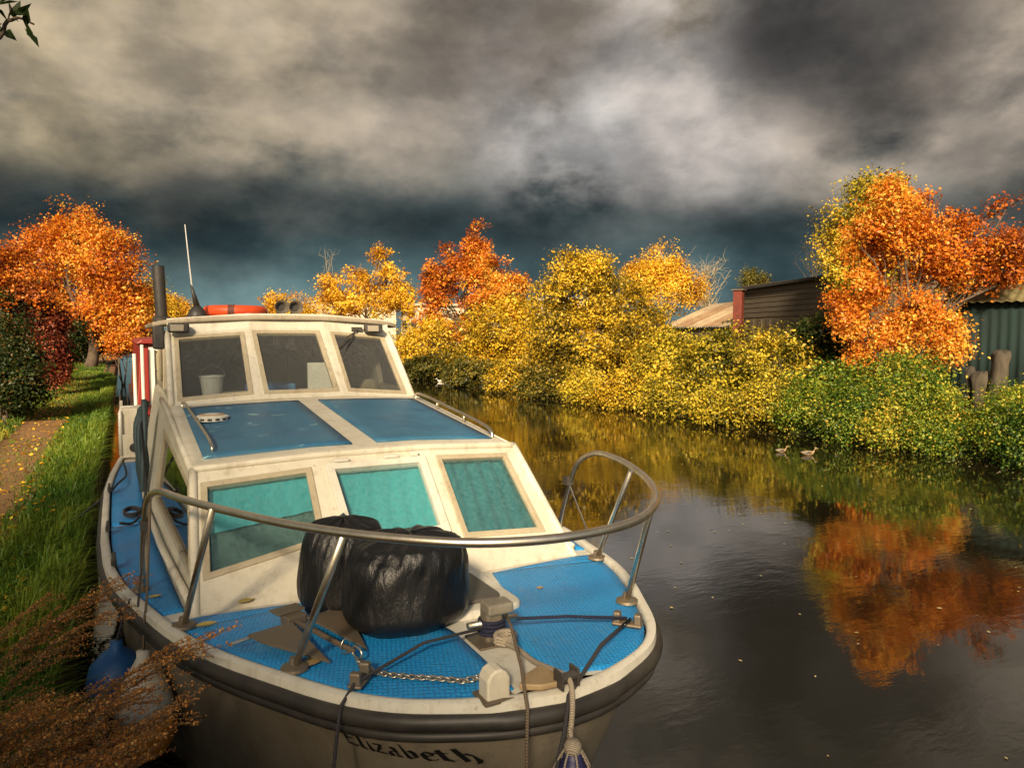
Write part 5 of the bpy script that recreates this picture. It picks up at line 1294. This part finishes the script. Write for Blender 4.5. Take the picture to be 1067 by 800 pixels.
bird(814, 471, .50, R(-20), FEATH, 'small brown duck swimming behind, the left one of the pair near the brambles', 'duck', 'duck')
bird(842, 474, .60, R(-28), FEATH, 'paler duck swimming ahead to the right near the green brambles', 'duck', 'duck')
bird(459, 398, .75, R(160), FEATHW, 'white water bird floating below the orange maple', 'gull', 'bird')

# ------------------------------------------------------------------ grass, fallen leaves, floating leaves
rng = np.random.default_rng(21)
def blades(X, Y, Z, hgt, wid, lean, tint, over=False):
    n = len(X); q = rng.random(n) * 6.283; b = np.stack([np.cos(q), np.sin(q), 0 * q], 1)
    la = rng.normal(size=n) * .7 if over else rng.random(n) * 6.283; ld = np.stack([np.cos(la), np.sin(la), 0 * la], 1) * (lean * rng.random(n) * hgt)[:, None]
    P = np.stack([X, Y, Z], 1); Q = np.empty((n, 2, 4, 3)); w = (wid * .5)[:, None]
    mid = P + ld * .3 + np.array([0, 0, 1]) * (hgt * .6)[:, None]; tip = P + ld + np.array([0, 0, 1]) * (hgt * (1 - .25 * lean))[:, None]
    Q[:, 0, 0] = P - b * w; Q[:, 0, 1] = P + b * w; Q[:, 0, 2] = mid + b * w * .75; Q[:, 0, 3] = mid - b * w * .75
    Q[:, 1, 0] = mid - b * w * .75; Q[:, 1, 1] = mid + b * w * .75; Q[:, 1, 2] = tip + b * w * .1; Q[:, 1, 3] = tip - b * w * .1
    return Q.reshape(-1, 4, 3), np.repeat(tint, 2)
def strip(n, x0, x1, y0, y1, h0, h1, near=1.6, wk=.006, tl=0, th=1, over=False, lean=.95):
    u = rng.random(n); yy = y0 + (y1 - y0) * u ** near; xx = rng.uniform(x0, x1, n)
    dist = np.hypot(xx - CAM.x, yy - CAM.y)
    zz = np.where(xx > -1.95, .555, np.interp(xx, xs, zs_)) - .01
    cl = .5 + .5 * fnoise(np.stack([xx, yy, 0 * xx], 1), 77, 2.5)
    h = rng.uniform(h0, h1, n) * (.55 + .75 * cl)
    w = wk * (1 + dist * .10) * rng.uniform(.6, 1.3, n)
    t = np.clip(tl + (th - tl) * (.35 * rng.random(n) + .65 * cl), 0, 1)
    return blades(xx, yy, zz, h, w, lean, t, over)
parts_ = [strip(9000, -1.92, -1.68, -1.0, 30, .16, .42, 1.5, .006, .1, 1, True, 1.25), strip(24000, -2.20, -1.70, -1.0, 34, .06, .24, 1.8), strip(3500, -3.0, -2.1, -1, 12, .03, .09, 1.3), strip(6500, -3.1, -2.1, 15, 45, .05, .14, 1.3, .008), strip(26000, -5.2, -3.0, -1, 45, .07, .26, 1.5, .008), strip(9000, -2.35, -1.9, 2.0, 30, .05, .16, 1.5, .006), strip(6000, -9, -5, 2, 45, .1, .35, 1.3, .012)]
GRASS = leaf_mat('grass_blades', [(0, (.020, .055, .008)), (.4, (.060, .135, .013)), (.7, (.17, .23, .022)), (.92, (.38, .32, .045)), (1, (.42, .29, .08))], .3)
tag(np_quads('grass', np.concatenate([p[0] for p in parts_]), GRASS, None, np.concatenate([p[1] for p in parts_])), kind='stuff')
n = 3600; yy = -1 + 32 * rng.random(n) ** 1.9; xx = rng.uniform(-3.6, -1.75, n); zz = np.interp(xx, xs, zs_) + rng.uniform(.02, .07, n)
tag(np_quads('fallen_leaves', leaves_at(np.stack([xx, yy, zz], 1), rng.normal(size=(n, 3)) * .35 + np.array([0, 0, 1]), rng.uniform(.03, .075, n), rng, None, .7), L_GO, None, rng.random(n) * .8), kind='stuff')
n = 560; xx = rng.uniform(-.2, 12, n); yy = -1.5 + 34 * rng.random(n) ** 1.6
xx = np.concatenate([xx, 12.3 - np.abs(rng.normal(size=700)) * .55]); yy = np.concatenate([yy, rng.uniform(4, 40, 700)])
xx = np.concatenate([xx, rng.uniform(-1.66, -.9, 2600)]); yy = np.concatenate([yy, rng.uniform(.6, 4.2, 2600)]); n = len(xx); n_dimming = 2600  # near-black leaves added between bank and hull to hide the bright reflection
ok = (xx > np.interp(yy, WA, WW, left=0, right=1.3) + .15) | (np.arange(n) >= n - n_dimming); xx, yy = xx[ok], yy[ok]; n = len(xx)
FLOAT = leaf_mat('floating_leaf', [(0, (.035, .024, .012)), (.08, (.10, .065, .03)), (.3, (.30, .22, .10)), (.6, (.50, .40, .22)), (1, (.62, .50, .16))], .1)
tag(np_quads('floating_leaves', leaves_at(np.stack([xx, yy, np.full(n, .006)], 1), rng.normal(size=(n, 3)) * .06 + np.array([0, 0, 1]), rng.uniform(.018, .055, n), rng, None, .6, .1), FLOAT, None, np.where(np.arange(n) >= n - n_dimming, .05 * rng.random(n), .3 + .7 * rng.random(n))), kind='stuff')
# a few leaves lying on the boat
def deck_leaf(b, a, s, rz_, label, mat, z=None):
    zz = (deckz(a, b) + .016) if z is None else z
    g = G(); pts = [(-.5, 0), (-.25, .2), (0, .27), (.25, .2), (.5, 0), (.25, -.2), (0, -.27), (-.25, -.2)]; c, si = math.cos(rz_), math.sin(rz_)
    v = [(b + s * (x * c - y * si), a + s * (x * si + y * c), zz + s * (.18 * abs(y) + .10 * x * x)) for x, y in pts]
    g.v = v + [(b, a, zz)]; g.f = [(i, (i + 1) % 8, 8) for i in range(8)]
    tag(g.out('leaf', mat), label, 'leaf', 'leaves dropped on the boat')
LY = worn('yellow_leaf', (.50, .40, .10), (.40, .28, .06), .7, 20, 0); LB = worn('tan_leaf', (.42, .30, .12), (.30, .2, .08), .7, 20, 0); LO = worn('rust_leaf', (.45, .12, .03), (.3, .07, .02), .7, 20, 0)
deck_leaf(-.83, 1.60, .10, .4, 'yellow leaf lying where the cabin front meets the left foredeck', LY, deckz(1.6, .83) + .03)
deck_leaf(-.70, .72, .12, .8, 'long tan leaf beside the foot of the front left stanchion', LB)
deck_leaf(-1.22, 2.02, .075, .2, 'yellow leaf on the left side deck near the white line', LY)
deck_leaf(-1.29, 2.25, .085, 1.0, 'rust orange leaf on the left gunwale beside the rail foot', LO, sheer(2.25) + .035)
deck_leaf(.50, 1.05, .05, .3, 'pale small leaf on the right foredeck panel', LB)
deck_leaf(-1.03, 1.42, .10, .1, 'pale curled leaf beside the rear left stanchion foot', LY)

# ------------------------------------------------------------------ dried weeds on the bank edge
def weed_meshes(seed):
    r = np.random.default_rng(seed); g = G(); quads = []; tints = []
    H0 = r.uniform(.75, 1.0)
    def bend(t): return np.array([.55 * t ** 1.6, .12 * math.sin(2 * t + seed), .80 * t - .22 * t * t]) * H0
    main = [tuple(bend(i / 9)) for i in range(10)]; g.tube(main, [.0045 * (1 - .07 * i) for i in range(10)], 5)
    for k in range(30):
        t = .22 + .78 * (k / 29); p = bend(t); L = (.26 * (1 - .6 * t) + .05) * r.uniform(.7, 1.25)
        q = r.uniform(0, 6.28); d = np.array([.75 + .25 * math.cos(q), .55 * math.sin(q), .55 + .25 * math.cos(q * 1.7)]); d /= np.linalg.norm(d)
        br_ = [tuple(p + d * L * s + np.array([.05 * s * s, 0, -.03 * s * s])) for s in np.linspace(0, 1, 5)]
        g.tube(br_, [.0018, .0016, .0014, .0012, .0009], 4, cap=False)
        m = int(48 * L / .2) + 8; s = r.random(m) ** .7
        P = p + d * (L * s)[:, None] + np.stack([.05 * s * s, 0 * s, -.03 * s * s], 1) + r.normal(size=(m, 3)) * .0055
        quads.append(leaves_at(P, r.normal(size=(m, 3)), r.uniform(.006, .014, m), r, None, .7)); tints.append(np.clip(r.normal(.5, .25, m) + (t - .5) * .3, 0, 1))
    for k in range(7):
        t = r.uniform(.05, .5); p = bend(t); P = p + r.normal(size=(3, 3)) * .02; quads.append(leaves_at(P, r.normal(size=(3, 3)) + np.array([0, 0, .5]), r.uniform(.03, .06, 3), r, None, .3)); tints.append(r.random(3) * .3)
    return g, np.concatenate(quads), np.concatenate(tints)
SEED = leaf_mat('dry_seeds', [(0, (.12, .12, .035)), (.35, (.34, .17, .05)), (.7, (.68, .25, .05)), (1, (.78, .45, .13))], .25)
STEM = worn('dry_stem', (.13, .075, .035), (.20, .13, .06), .8, 10, 0)
protos = []
rw = random.Random(12)
places = []
for k in range(27):
    places.append((rw.uniform(-2.12, -1.70), rw.uniform(-.25, 1.2)))
places += [(-2.0, 1.9), (-1.9, 2.05), (-2.08, 2.3), (-1.95, 1.6)]
places += [(-1.68, .85), (-1.66, .55), (-1.70, .35), (-1.69, .15)]
for i, (wx, wy) in enumerate(places):
    rz_ = rw.uniform(-.5, .75); s_ = rw.uniform(.66, 1.02)
    lab = 'dried brown seeding weed leaning from the bank edge over the water by the bow'
    if i < 5:
        g, Q, ti = weed_meshes(200 + i)
        t = thing('dried_weed', (0, 0, 0), lab, 'weed', 'dried weeds on the bank edge')
        g.out('stem', STEM, t, smooth=True); np_quads('seed_heads', Q, SEED, t, ti); protos.append(t)
    else:
        src = protos[i % 5]; t = src.copy(); COL.objects.link(t)
        for c in src.children:
            d = c.copy(); COL.objects.link(d); d.parent = t
    t.location = (wx, wy, .52); t.rotation_euler = (0, 0, rz_); t.scale = (s_, s_, s_)
